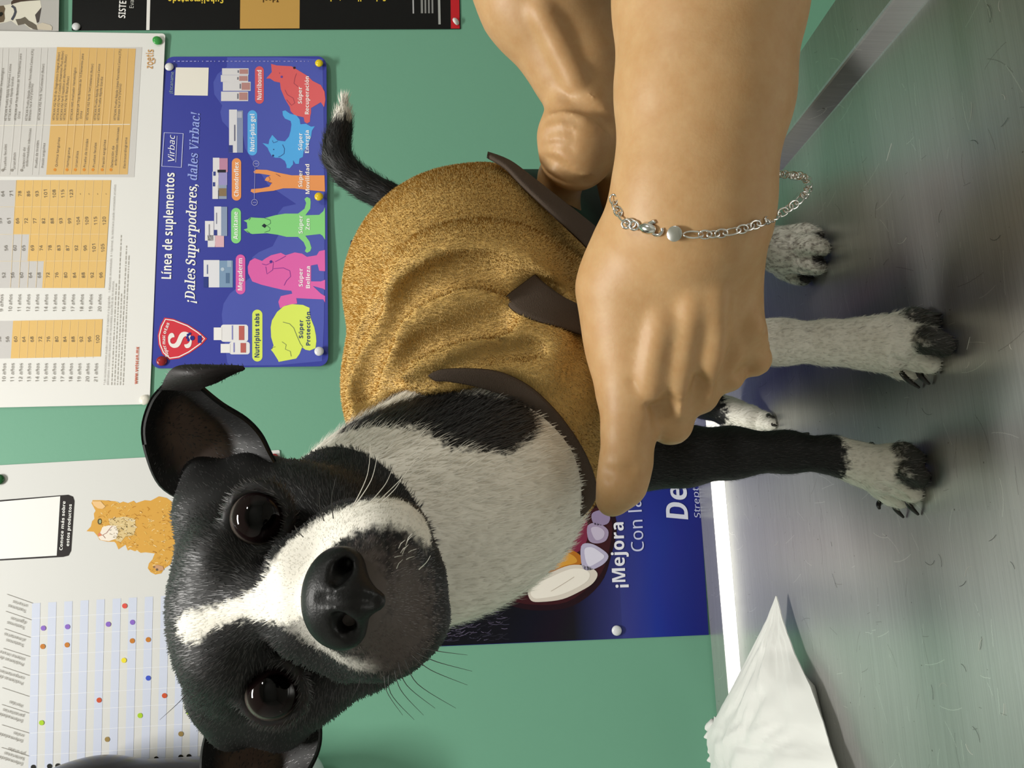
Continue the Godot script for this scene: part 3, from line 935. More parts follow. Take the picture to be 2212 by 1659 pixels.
func poster_ages() -> void:
	var bend := func(w: Vector3) -> float:
		var t := clampf((w.x - 0.5) / 0.1, 0.0, 1.0)
		return 0.0022 * t + 0.0012 * clampf((w.y - 0.62) / 0.2, 0.0, 1.0)
	var P := poster("age_chart_poster", "white pet age chart with grey and orange tables of years", [Vector2(-260, 886), Vector2(-260, 62.5), Vector2(357, 72.5), Vector2(323, 873)], "e6e5e1", 0.0024, bend, 0.008, 0.012, 0.45)
	patch(P, [Vector2(-60, 103), Vector2(307, 102), Vector2(290, 383), Vector2(-80, 381)], ["d2cfcb"], 1, 12, 8)
	patch(P, [Vector2(123.4, 102), Vector2(293.5, 105.4), Vector2(276, 377), Vector2(100, 377.5)], ["dcb472"], 2, 6, 8)
	for x in [157, 174, 193, 210, 231, 247, 277]: stroke(P, [Vector2(x, 105), Vector2(x - 20, 377)], 0.7, "e8cf9e", 3)
	for x in [6, 19, 41, 57, 89, 103]: stroke(P, [Vector2(x, 105), Vector2(x - 20, 378)], 0.7, "dedcd8", 3)
	stroke(P, [Vector2(-60, 272), Vector2(110, 271), Vector2(281, 269)], 1.6, "ebe6da", 3)
	var dk := "766f66"
	var rows := [["VETSCAN HM5 Analizador Hematológico", -2, 262, 9, 148], ["VETSCAN Prueba Rápida Parvovirus Canino", 14, 262, 25, 139], ["VETSCAN Prueba Rápida Giardia", 22, 262, 30, 167], ["VETSCAN UA Tiras Reactivas de 14 Elementos para", 35, 261, 47, 117], ["Orina", 43, 257, 44, 242], ["VETSCAN Prueba Rápida Lipasa Pancreática Canina (CPL)", 59, 262, 73, 107], ["Witness FeLV-FIV (Felino)", 66, 262, 72, 182], ["VETSCAN VS2 Perfil T4/Colesterol (Rotor)", 86, 261, 96, 139],
		["VETSCAN VS2 Perfil de Diagnóstico Integral (Rotor)", 118, 261, 130, 114], ["VETSCAN VS2 Perfil Cuidado Preventivo Plus (Rotor)", 126, 261, 138, 111], ["VETSCAN VS2 Perfil Hepático en Mamíferos (Rotor)", 134, 261, 145, 119], ["VETSCAN VS2 Perfil Renal (Rotor)", 141, 261, 150, 166], ["VETSCAN HM5 Analizador Hematológico", 156, 261, 165, 147], ["VETSCAN UA Tiras Reactivas de 14 Elementos para", 169, 261, 181, 117], ["Orina", 177, 257, 178, 241], ["VETSCAN VS2 Perfil T4/Colesterol (Rotor)", 190, 261, 202, 139], ["VETSCAN Prueba Rápida Parvovirus Canino", 207, 261, 217, 139], ["VETSCAN Prueba Rápida Giardia", 214.5, 261, 222.6, 167], ["VETSCAN Prueba Rápida Lipasa Pancreática Canina (CPL)", 250, 261, 262, 107], ["Witness FeLV-FIV (Felino)", 258, 261, 262.5, 182],
		["Pruebas fecales", 13, 367, 14.5, 312], ["Urianálisis", 33, 366, 34, 330], ["Detección de", 53, 364, 55, 319], ["enfermedades infecciosas", 60, 360, 68, 278], ["Prueba de tiroides", 80, 363, 84, 304], ["Presión sanguínea", 94, 363, 98, 310], ["Química Sanguínea", 124, 361, 130, 298], ["Hemograma", 148, 362, 152, 320], ["Urianálisis", 167, 362, 170, 327], ["Prueba de tiroides", 185, 362, 191, 301], ["Pruebas fecales", 205, 362, 209, 309], ["Presión sanguínea", 225, 362, 229, 303], ["Detección de", 244, 362, 247, 316], ["enfermedades infecciosas", 252, 358, 258, 276], ["Electrocardiograma", 271, 364, 275, 298]]
	for r in rows: letters(P, r[0], r[1], r[2], r[3], r[4], 4.6, dk, 4, "sans")
	for x in [119, 145, 163, 182, 201, 221, 240]: disc(P, x, 367, 3.2, "dc8f3c", 3)
	for x in [6, 26, 47]: disc(P, x, 368, 3.0, "9a958e", 3)
	# the middle table: values by weight, then the years
	var o := 3.071
	var colsY := [90, 268, 450, 628, 805]
	var first := [112, 98, 195, 292]
	for k in 4:
		var y0: float = 360 + colsY[k] / o; var y1: float = 360 + colsY[k + 1] / o
		var l0: float = 737 - (colsY[k] - 90) * 0.0615; var l1: float = 737 - (colsY[k + 1] - 90) * 0.0615
		patch(P, [Vector2(-60, y0), Vector2(first[k] / o, y0), Vector2((first[k] - 11) / o, y1), Vector2(-60, y1)], ["ccc9c6"], 1, 4, 2)
		patch(P, [Vector2(first[k] / o, y0), Vector2(l0 / o, y0), Vector2(l1 / o, y1), Vector2((first[k] - 11) / o, y1)], ["e3bd78"], 2, 5, 2)
	for k in 11:
		stroke(P, [Vector2((108 + 57.2 * k) / o, 360 + 92 / o), Vector2((70 + 56.3 * k) / o, 360 + 803 / o)], 0.7, "ecd3a2", 3)
	for y in [268, 450, 628]: stroke(P, [Vector2(0, 360 + y / o), Vector2(232, 360 + (y - 2) / o)], 0.7, "ead8b4", 3)
	var num := "6f685e"
	var cols := [[180, 20, 56.9, ["64", "71", "78", "86", "93", "101", "108", "115", "123", "-", "-", "-", "-"]], [360, 3, 57.5, ["55", "61", "66", "72", "77", "82", "88", "93", "99", "104", "109", "115", "120"]], [540, 42, 58.3, ["56", "60", "65", "69", "74", "78", "83", "87", "92", "96", "101", "105"]], [720, 27, 58.6, ["52", "56", "60", "64", "68", "72", "76", "80", "84", "88", "92", "96"]], [1145, -3, 54.4, ["52", "56", "60", "64", "68", "72", "76", "80", "84", "88", "92", "96", "100"]]]
	for col in cols:
		for k in col[3].size():
			var t: String = col[3][k]
			var w: float = (8.0 if t == "-" else 18.0 * t.length()) * 0.5
			var x: float = (col[1] + col[2] * k + 9) / o
			letters(P, t, x + 0.5, 360 + (col[0] + w) / o, x - 0.5, 360 + (col[0] - w) / o, 6.6, num, 4, "sans")
	for k in 12:
		var x := (10 + 59.2 * k + 10) / o
		letters(P, "%d años" % (9 + k), x - 0.6, 360 + 962 / o, x + 0.6, 360 + 848 / o, 6.6, num, 4, "sans")
		x = (27 + 55.4 * k + 10) / o
		letters(P, "%d años" % (10 + k), x - 0.6, 360 + 1428 / o, x + 0.6, 360 + 1305 / o, 6.6, num, 4, "sans")
	patch(P, [Vector2(-60, 360 + 1024 / o), Vector2(88 / o, 360 + 1023 / o), Vector2(72 / o, 360 + 1272 / o), Vector2(-60, 360 + 1275 / o)], ["ccc9c6"], 1, 4, 3)
	patch(P, [Vector2(88 / o, 360 + 1023 / o), Vector2(681 / o, 360 + 1012 / o), Vector2(668 / o, 360 + 1260 / o), Vector2(72 / o, 360 + 1272 / o)], ["e3bd78"], 2, 8, 3)
	for k in 10: stroke(P, [Vector2((141 + 54.4 * k) / o, 360 + 1024 / o), Vector2((126 + 54.4 * k) / o, 360 + 1270 / o)], 0.7, "ecd3a2", 3)
	letters(P, "* Las recomendaciones pueden variar según la especie y la geografía.    = Altamente recomendado. $ = Opcional. Su veterinario puede recomendar pruebas", 227, 832, 250, 399, 3.2, "8b857c", 4)
	letters(P, "alternativas o adicionales basadas en las necesidades específicas de su mascota.", 234, 832, 246, 607, 3.2, "8b857c", 4)
	for k in 5: # the smallest print, only grey lines at this distance
		var x := 241.0 + 6.2 * k
		var y := 832.0
		var end: float = [620, 510, 640, 530, 560][k]
		while y > end:
			var ln := rng.randf_range(3.0, 11.0)
			stroke(P, [Vector2(x + (832 - y) * 0.045, y), Vector2(x + (832 - y + ln) * 0.045, y - ln)], 1.3, "b4afa6", 3)
			y -= ln + 2.0
	letters(P, "www.vetscan.mx", 297, 830, 300.6, 749.5, 7.2, "c4593a", 4, "sansbold")
	letters(P, "zoetis", 329.7, 149, 331.8, 108, 15.5, "cf9440", 4, "sans")
	stroke(P, [Vector2(330, 138), Vector2(334, 137), Vector2(335, 130), Vector2(331, 126)], 1.4, "cf9440", 4)
	print_done(P)

func poster_cat() -> void:
	var P := poster("product_chart_poster", "white product chart poster with coloured dots and an orange cat", [Vector2(-240, 1760), Vector2(-240, 1018), Vector2(604, 972), Vector2(640, 1720)], "d6d6d3", 0.0012, null, 0.004, 0.004, 0.42)
	var o := 2.374
	for k in 12:
		var a := 165.0 + 82.6 * k; var b := 146.0 + 82.4 * k
		var y0: float = 960 + (815.0 - 4.7 * k) / o
		patch(P, [Vector2(a / o, y0), Vector2((a + 42) / o, y0 - 1), Vector2((b + 42) / o, 1661), Vector2(b / o, 1661)], ["ccd2e4"], 1, 1, 8)
	for y in [893, 985, 1085, 1180, 1290, 1375, 1480, 1595]: stroke(P, [Vector2(157 / o, 960 + y / o), Vector2(1100 / o, 960 + (y - 55) / o)], 0.9, "e9ebf0", 2)
	var dots := {"8a68c2": [223, 942, 347, 935, 556, 922, 680, 912, 886, 900], "c07a34": [220, 1036, 345, 1028, 679, 1007, 761, 1001, 885, 993], "d85448": [640, 828], "e8d83c": [636, 1107], "4058c4": [761, 1198], "c85636": [509, 1311, 844, 1288], "a8cc34": [214, 1427, 719, 1390, 968, 1373, 1051, 1366], "9c8450": [551, 1512, 928, 1484], "26241f": [803, 1612, 928, 1603, 970, 1600, 636, 1622, 172, 1655, 255, 1650, 297, 1648, 425, 1638, 466, 1635]}
	for c in dots:
		for k in range(0, dots[c].size(), 2): disc(P, dots[c][k] / o, 960 + dots[c][k + 1] / o, 5.5, c, 3)
	var lines := [37, 768, 168, 814, 30, 855, 162, 900, 24, 945, 157, 990, 18, 1045, 155, 1088, 14, 1140, 152, 1185, 12, 1247, 150, 1292, 10, 1333, 150, 1378, 10, 1437, 150, 1480, 8, 1553, 150, 1598]
	for k in range(0, lines.size(), 4): stroke(P, [Vector2(lines[k] / o, 960 + lines[k + 1] / o), Vector2(lines[k + 2] / o, 960 + lines[k + 3] / o)], 0.9, "8a847c", 3)
	var names := [[0, ["Trastornos", 95], ["urinarios", 77]], [1, ["Trastornos", 95], ["digestivos", 82]], [2, ["Trastornos", 95], ["alimentarios", 112]], [3, ["Problemas de", 128], ["sistema imune", 134]], [4, ["Problemas de", 128], ["comportamiento", 150]], [5, ["Heridas", 70]], [6, ["Enfermedades", 135], ["parasitarias", 112]], [7, ["Enfermedades", 135], ["orales", 55]], [8, ["Enfermedades", 135], ["bacterianas", 105], ["y/o virales", 92]]]
	for g in names:
		var x: float = lines[g[0] * 4 + 2] - 32; var y: float = lines[g[0] * 4 + 3] + 34
		if g.size() == 2: y += 8
		for k in range(1, g.size()):
			var ln: float = g[k][1]
			letters(P, g[k][0], x / o, 960 + y / o, (x - ln * 0.955) / o, 960 + (y - ln * 0.30) / o, 6.6, "7c766e", 4, "sans")
			x += 7; y += -26
	# panel for the code (left blank) with its black tab
	poly(P, px_list([-20, 288, 20, 284, 350, 258, 375, 268, 382, 290, 365, 545, 352, 570, 325, 577, 0, 596, -20, 597], 0, 960, o), "23211f", 2)
	poly(P, px_list([-20, 296, 20, 292, 310, 266, 292, 570, 0, 588, -20, 589], 0, 960, o), "ecebe8", 3)
	letters(P, "Conoce más sobre", 322 / o, 960 + 543 / o, 338 / o, 960 + 292 / o, 6.8, "f0efec", 4, "sansbold")
	letters(P, "estos productos", 356 / o, 960 + 522 / o, 370 / o, 960 + 307 / o, 6.8, "f0efec", 4, "sansbold")
	# the orange cat
	var body := px_list([55,770,130,690,150,600,190,560,180,470,210,420,140,290,160,240,310,240,550,260,620,290,680,265,760,290,860,250,900,290,1050,240,1150,250,1290,175,1420,200,1600,330,1640,500,1600,700,1560,1080,1500,1330,1390,1400,1330,1490,1230,1510,1150,1470,1100,1400,1120,1320,1180,1250,1220,1150,1060,1130,980,1140,920,1100,880,1110,800,1080,760,1100,720,1000,600,1080,560,980,530,950,420,950,280,920,240,850,180,780], 180, 1050, 7.9)
	poly(P, body, "d6a24a", 1)
	var hull := PackedVector2Array(body)
	var tones := ["e6bd68", "c48a34", "e2b85e", "b07a34", "efd49a", "cf9a44"]
	for k in 420:
		var q := Vector2(rng.randf_range(196, 384), rng.randf_range(1075, 1242))
		if not Geometry2D.is_point_in_polygon(q, hull): continue
		var w := rng.randf_range(-0.9, 0.9)
		var e := Vector2(cos(w), sin(w)) * rng.randf_range(3, 9)
		if Geometry2D.is_point_in_polygon(q + e, hull) and q.x > 212: stroke(P, [q, q + e * 0.5 + e.orthogonal() * 0.12, q + e], rng.randf_range(0.7, 1.9), tones[rng.randi() % tones.size()], 2)
	poly(P, px_list([430,560,560,540,720,520,880,560,900,720,860,840,720,860,640,960,560,930,480,760], 180, 1050, 7.9), "d8c08c", 2)
	for k in 60:
		var q := Vector2(rng.randf_range(236, 292), rng.randf_range(1118, 1168))
		stroke(P, [q, q + Vector2(rng.randf_range(2, 6), rng.randf_range(-4, 4))], rng.randf_range(0.7, 1.6), ["e8d8b0", "b89a60", "f0e4c8", "c8a868"][rng.randi() % 4], 3)
	poly(P, px_list([290,800,330,700,430,670,560,680,600,790,560,900,440,940,300,920,260,870], 180, 1050, 7.9), "ece2d4", 3)
	poly(P, px_list([150,260,300,260,380,350,330,390,250,380,180,330], 180, 1050, 7.9), "e8c08a", 3)
	disc(P, 180 + 280 / 7.9, 1050 + 605 / 7.9, 4.2, "5a5236", 4, 6.5)
	disc(P, 180 + 292 / 7.9, 1050 + 605 / 7.9, 2.4, "a8b088", 5, 4.0)
	poly(P, px_list([250,830,280,790,325,840,270,860], 180, 1050, 7.9), "d8845e", 4)
	stroke(P, px_list([325,840,400,800,450,730,500,680], 180, 1050, 7.9), 1.0, "a06a5a", 4)
	stroke(P, px_list([340,840,380,890], 180, 1050, 7.9), 1.0, "a06a5a", 4)
	poly(P, px_list([1190,1380,1260,1340,1360,1370,1380,1430,1280,1450], 180, 1050, 7.9), "c89a74", 3)
	disc(P, 180 + 1260 / 7.9, 1050 + 1425 / 7.9, 2.6, "6a5a4a", 4)
	disc(P, 180 + 1210 / 7.9, 1050 + 1380 / 7.9, 2.2, "8a6a4a", 4)
	print_done(P)

func poster_dental() -> void:
	var P := poster("dental_poster", "dark blue dental care poster showing a dog's mouth with white teeth", [Vector2(768, 1404), Vector2(757, 519), Vector2(1478, 540), Vector2(1531, 1371.5)], "171f78", 0.0014, null, 0.004, 0.004, 0.3)
	# photograph of a dog's muzzle fading into blue
	patch(P, [Vector2(769, 1403), Vector2(758, 520), Vector2(1200, 535), Vector2(1240, 1383)], ["0d0d12", "0d0d12", "0e0e14", "17161f"], 1, 8, 8)
	patch(P, [Vector2(1240, 1383), Vector2(1200, 535), Vector2(1300, 537), Vector2(1345, 1379)], ["17161f", "0e0e14", "1c1e52", "343878"], 1, 8, 4)
	patch(P, [Vector2(1345, 1379), Vector2(1300, 537), Vector2(1380, 538), Vector2(1420, 1376)], ["3a3e82", "20225a", "1c2880", "263694"], 1, 8, 4)
	patch(P, [Vector2(1420, 1376), Vector2(1380, 538), Vector2(1478, 540), Vector2(1531, 1371.5)], ["263694", "1c2880", "16207c", "161f74"], 1, 8, 4)
	soft(P, [1020, 1290, 1080, 1230, 1130, 1180, 1190, 1130, 1300, 1080, 1332, 1130, 1320, 1200, 1296, 1262, 1234, 1310, 1150, 1318, 1080, 1302], "241018", 2)
	soft(P, [1060, 1280, 1110, 1225, 1150, 1170, 1210, 1140, 1290, 1096, 1322, 1130, 1310, 1210, 1285, 1255, 1225, 1300, 1150, 1306, 1100, 1296], "3c1620", 3)
	soft(P, [1110, 1225, 1150, 1180, 1210, 1160, 1240, 1116, 1268, 1126, 1262, 1180, 1205, 1215, 1160, 1245, 1136, 1264], "7c2c46", 4)
	soft(P, [1128, 1242, 1150, 1195, 1200, 1168, 1208, 1180, 1180, 1222, 1142, 1257], "b85e88", 5)
	soft(P, [1138, 1240, 1156, 1205, 1196, 1178, 1190, 1200, 1160, 1232], "cf86a6", 6)
	soft(P, [1212, 1183, 1245, 1193, 1260, 1214, 1222, 1230, 1184, 1240, 1203, 1205], "b46e24", 5)
	soft(P, [1216, 1192, 1238, 1200, 1246, 1214, 1220, 1222, 1200, 1228, 1210, 1208], "d4983c", 6)
	soft(P, [1140, 1276, 1152, 1257, 1185, 1239, 1230, 1221, 1268, 1223, 1290, 1238, 1281, 1259, 1255, 1276, 1215, 1294, 1170, 1300, 1147, 1297], "d8cfc4", 7)
	soft(P, [1146, 1278, 1158, 1262, 1190, 1246, 1232, 1229, 1262, 1230, 1274, 1242, 1262, 1260, 1215, 1283, 1170, 1292, 1152, 1291], "efe9de", 8)
	soft(P, [1255, 1180, 1275, 1174, 1301, 1187, 1314, 1202, 1301, 1220, 1272, 1232, 1257, 1223], "b6b0cc", 7)
	soft(P, [1262, 1188, 1278, 1182, 1298, 1194, 1305, 1203, 1292, 1214, 1270, 1222], "dcd8ea", 8)
	soft(P, [1269, 1136, 1290, 1130, 1313, 1145, 1309, 1167, 1288, 1174, 1271, 1166], "a292b0", 7)
	soft(P, [1276, 1142, 1291, 1138, 1305, 1148, 1302, 1162, 1286, 1166], "c4b8d0", 8)
	soft(P, [1278, 1110, 1300, 1102, 1317, 1115, 1311, 1132, 1284, 1133], "9484a6", 7)
	stroke(P, [Vector2(1190, 1277), Vector2(1215, 1262), Vector2(1240, 1246)], 1.0, "b8aa98", 9)
	for k in 170:
		var q := Vector2(rng.randf_range(945, 1085), rng.randf_range(1290, 1386))
		var e := Vector2(rng.randf_range(6, 22), rng.randf_range(-9, 3))
		stroke(P, [q, q + e * 0.5 + Vector2(0, 1.2), q + e], rng.randf_range(0.6, 1.6), ["3a3648", "4e485c", "2a2834", "60586e", "24222e"][rng.randi() % 5], 2)
	letters(P, "¡Mejora", 1351, 1269, 1346.5, 1128, 28.0, "e8e8f2", 6, "sansbold")
	letters(P, "Con la", 1391, 1190, 1384.5, 1078, 27.0, "c8ccea", 6, "sans")
	letters(P, "De", 1486, 1122, 1482.5, 1051, 46.0, "d9dcec", 6, "sansbold", 0.14)
	letters(P, "Strept", 1513, 1119, 1508, 1054, 13.0, "b8bcdc", 6, "sans", 0.2)
	letters(P, "aline", 1498, 928, 1495, 892, 14.0, "c2c6e2", 6, "sans", 0.2)
	print_done(P)

# a rounded outline through the given picture positions
func soft(P: Dictionary, a: Array, c: String, layer: int) -> void:
	var n := a.size() / 2
	var pts := []
	for i in n:
		var p0 := Vector2(a[((i - 1 + n) % n) * 2], a[((i - 1 + n) % n) * 2 + 1]); var p1 := Vector2(a[i * 2], a[i * 2 + 1])
		var p2 := Vector2(a[((i + 1) % n) * 2], a[((i + 1) % n) * 2 + 1]); var p3 := Vector2(a[((i + 2) % n) * 2], a[((i + 2) % n) * 2 + 1])
		for k in 4:
			var t := k / 4.0
			pts.append(0.5 * (2.0 * p1 + (p2 - p0) * t + (2.0 * p0 - 5.0 * p1 + 4.0 * p2 - p3) * t * t + (3.0 * p1 - p0 - 3.0 * p2 + p3) * t * t * t))
	poly(P, pts, c, layer)
func poster_weight() -> void:
	var P := poster("body_condition_poster", "black body condition poster with gold band and red bottom strip", [Vector2(155, 65.5), Vector2(163, -330), Vector2(985, -330), Vector2(995, 62.4)], "0e0f0e", 0.0011, null, 0.002, 0.002, 0.35)
	patch(P, [Vector2(521, -200), Vector2(649, -200), Vector2(647, 61.5), Vector2(518.5, 62)], ["c49a52"], 1, 2, 6)
	patch(P, [Vector2(971, -200), Vector2(989, -200), Vector2(993, 61.8), Vector2(974, 61.8)], ["c2262e"], 1, 2, 6)
	patch(P, [Vector2(322, -200), Vector2(330, -200), Vector2(323, 65), Vector2(316, 65.2)], ["eceae6"], 1, 1, 6)
	letters(P, "SISTEMA", 271, 40, 275, -22, 15.0, "eeecea", 3, "sansbold")
	letters(P, "Evaluación", 289, 18, 291, -40, 9.0, "c8c8c4", 3, "sans")
	letters(P, "Subalimentado", 483, -8, 363, -9, 15.5, "e4c84a", 3, "sansbold")
	letters(P, "Ideal", 602, -10, 568, -10, 15.0, "4a3418", 3, "sansbold")
	letters(P, "Sobrealimentado", 834, -12.5, 704, -12.5, 15.5, "e4c84a", 3, "sansbold")
	stroke(P, [Vector2(890.5, -100), Vector2(893, 29.5)], 3.0, "b4b4b6", 2)
	for k in 4: stroke(P, [Vector2(910 + 7.6 * k, -100), Vector2(911.5 + 7.6 * k, 29)], 4.6 if k == 0 else 3.6, "8c8c8a", 2)
	stroke(P, [Vector2(946.5, -100), Vector2(949.5, 53)], 5.0, "a8aaa6", 2)
	print_done(P)

func poster_puppy() -> void:
	var bend := func(w: Vector3) -> float:
		return 0.007 * pow(clampf((0.80 - w.y) / 0.08, 0.0, 1.0), 2.0)
	var P := poster("puppy_photo_poster", "grey photo poster of a white and brown puppy", [Vector2(-200, 68), Vector2(-200, -200), Vector2(131, -200), Vector2(126.5, 67)], "b4b1ad", 0.0011, bend, 0.002, 0.002, 0.4)
	var k := 7.373
	poly(P, px_list([-40, 100, 90, 80, 200, 60, 200, 40, 640, -10, 660, 110, 640, 200, 600, 380, 560, 450, 500, 470, 380, 380, 280, 410, 180, 330, 90, 360, -40, 380], 0, 0, k), "dcd7c8", 1)
	poly(P, px_list([180, 30, 260, -40, 640, -40, 640, 5, 480, 15, 330, 30, 220, 60, 180, 80], 0, 0, k), "4a3c34", 2)
	poly(P, px_list([-40, 100, 60, 90, 85, 140, 70, 200, 80, 300, 60, 350, -40, 370], 0, 0, k), "6a5a48", 2)
	poly(P, px_list([-10, 200, 40, 195, 55, 230, 20, 265, -10, 260], 0, 0, k), "1c1612", 3)
	stroke(P, px_list([190, 95, 235, 130, 250, 190, 230, 250, 190, 320], 0, 0, k), 5.0, "4c4e58", 3)
	poly(P, px_list([250, 310, 330, 300, 400, 270, 460, 330, 520, 360, 580, 400, 600, 480, 540, 470, 460, 430, 400, 380, 290, 405], 0, 0, k), "6a6258", 2)
	poly(P, px_list([560, 240, 660, 120, 620, 350, 590, 370], 0, 0, k), "504a48", 2)
	poly(P, px_list([585, 400, 680, 365, 800, 400, 835, 430, 830, 485, 700, 480, 600, 470], 0, 0, k), "c8beac", 3)
	print_done(P)

func pins() -> void:
	# [px, py, radius px, colour, label, stand-off, tilt]
	var list := [[165, 58, 9.5, "d8d8da", "white push pin on the black poster's left corner", 0.002, Vector3.ZERO], [984, 47, 9.5, "eeeae8", "tilted white push pin on the black poster's red strip", 0.003, Vector3(0.75, 0.35, 0)], [340, 88, 10.5, "3ea24a", "green push pin in the age chart's lower right corner", 0.006, Vector3(0.3, 0, 0)], [366, 145, 9.8, "dededf", "white push pin above the purple poster's blank white panel", 0.003, Vector3.ZERO], [312.5, 864, 11.0, "e6e2d6", "white push pin in the age chart's lower left corner", 0.003, Vector3.ZERO], [349.5, 780, 11.0, "9a2026", "dark red push pin beside the red shield emblem", 0.003, Vector3(0.2, 0.1, 0)], [689.5, 137, 9.2, "e6cc18", "yellow push pin in the purple poster's lower right corner", 0.010, Vector3.ZERO], [689, 425, 9.8, "e6c41c", "yellow push pin between the orange and green cartoon dogs", 0.010, Vector3.ZERO], [689.5, 759, 10.2, "dcdcde", "white push pin under the yellow cartoon cat", 0.010, Vector3.ZERO], [592, 990, 10.0, "a8242a", "red push pin on the dot chart's corner beside the dog's head", 0.0026, Vector3.ZERO], [1332, 1362, 10.5, "d8dade", "white push pin at the dental poster's left edge", 0.0026, Vector3.ZERO], [-2, 1036, 11.0, "1c5a2c", "dark green push pin at the top of the dot chart", 0.0026, Vector3.ZERO]]
	for p in list:
		var w := on_wall(p[0], p[1], p[5])
		var t := thing("push_pin", p[4], "push pin", w, "push pins on the wall")
		var b := Basis(Vector3.RIGHT, PI / 2) # lathe axis out of the wall
		b = Basis.from_euler(p[6]) * b
		var r: float = p[2] * 0.85 / FOCAL
		var s := Soup.new()
		lathe(s, w, b, [Vector2(0.0, -0.0004), Vector2(r * 0.93, -0.0004), Vector2(r, 0.0004), Vector2(r * 0.97, 0.0012), Vector2(r * 0.8, 0.0022), Vector2(r * 0.5, 0.0028), Vector2(r * 0.2, 0.00305), Vector2(0.0, 0.0031)], 24)
		put("head", s.mesh(), mat(p[3], 0.28, 0.0, 0.5), t)
		var n := Soup.new()
		tube(n, [w - b.y * 0.0003, w + Vector3(0, 0, -p[5] - 0.004)], [0.0006, 0.0002], 6)
		put("point", n.mesh(), mat("b0b0b0", 0.3, 1.0), t)

# ---------------------------------------------------------------- building bodies: points given as [px, py, distance, radius in px]
func ball(q: Array) -> float:
	return q[3] * q[2] / FOCAL
func pt(q: Array) -> Vector3:
	return at(q[0], q[1], q[2])
func blob(f: Field, q: Array, k := 0.004, cut := false) -> void:
	f.cap(pt(q), pt(q) + Vector3(0, 0.00001, 0), ball(q), ball(q), k, cut)
func limb(f: Field, qs: Array, k := 0.004, cut := false, fn := Vector3.ZERO, flat := 1.0) -> void:
	for i in qs.size() - 1:
		f.cap(pt(qs[i]), pt(qs[i + 1]), ball(qs[i]), ball(qs[i + 1]), k, cut, fn, flat)
func field_for(qs: Array, cell: float, margin := 0.006) -> Field:
	var lo := Vector3.ONE * 9; var hi := Vector3.ONE * -9
	for q in qs:
		var p := pt(q); var r := ball(q) + margin
		for a in 3:
			lo[a] = minf(lo[a], p[a] - r); hi[a] = maxf(hi[a], p[a] + r)
	return Field.new(lo, hi, cell)
# nearest point of a polyline: [distance, share along]
func to_line(p: Vector3, line: Array) -> float:
	var best := 9.0
	for i in line.size() - 1:
		var a: Vector3 = line[i]; var b: Vector3 = line[i + 1]
		var ab := b - a
		var t := clampf((p - a).dot(ab) / maxf(ab.dot(ab), 1e-9), 0.0, 1.0)
		best = minf(best, p.distance_to(a + ab * t))
	return best

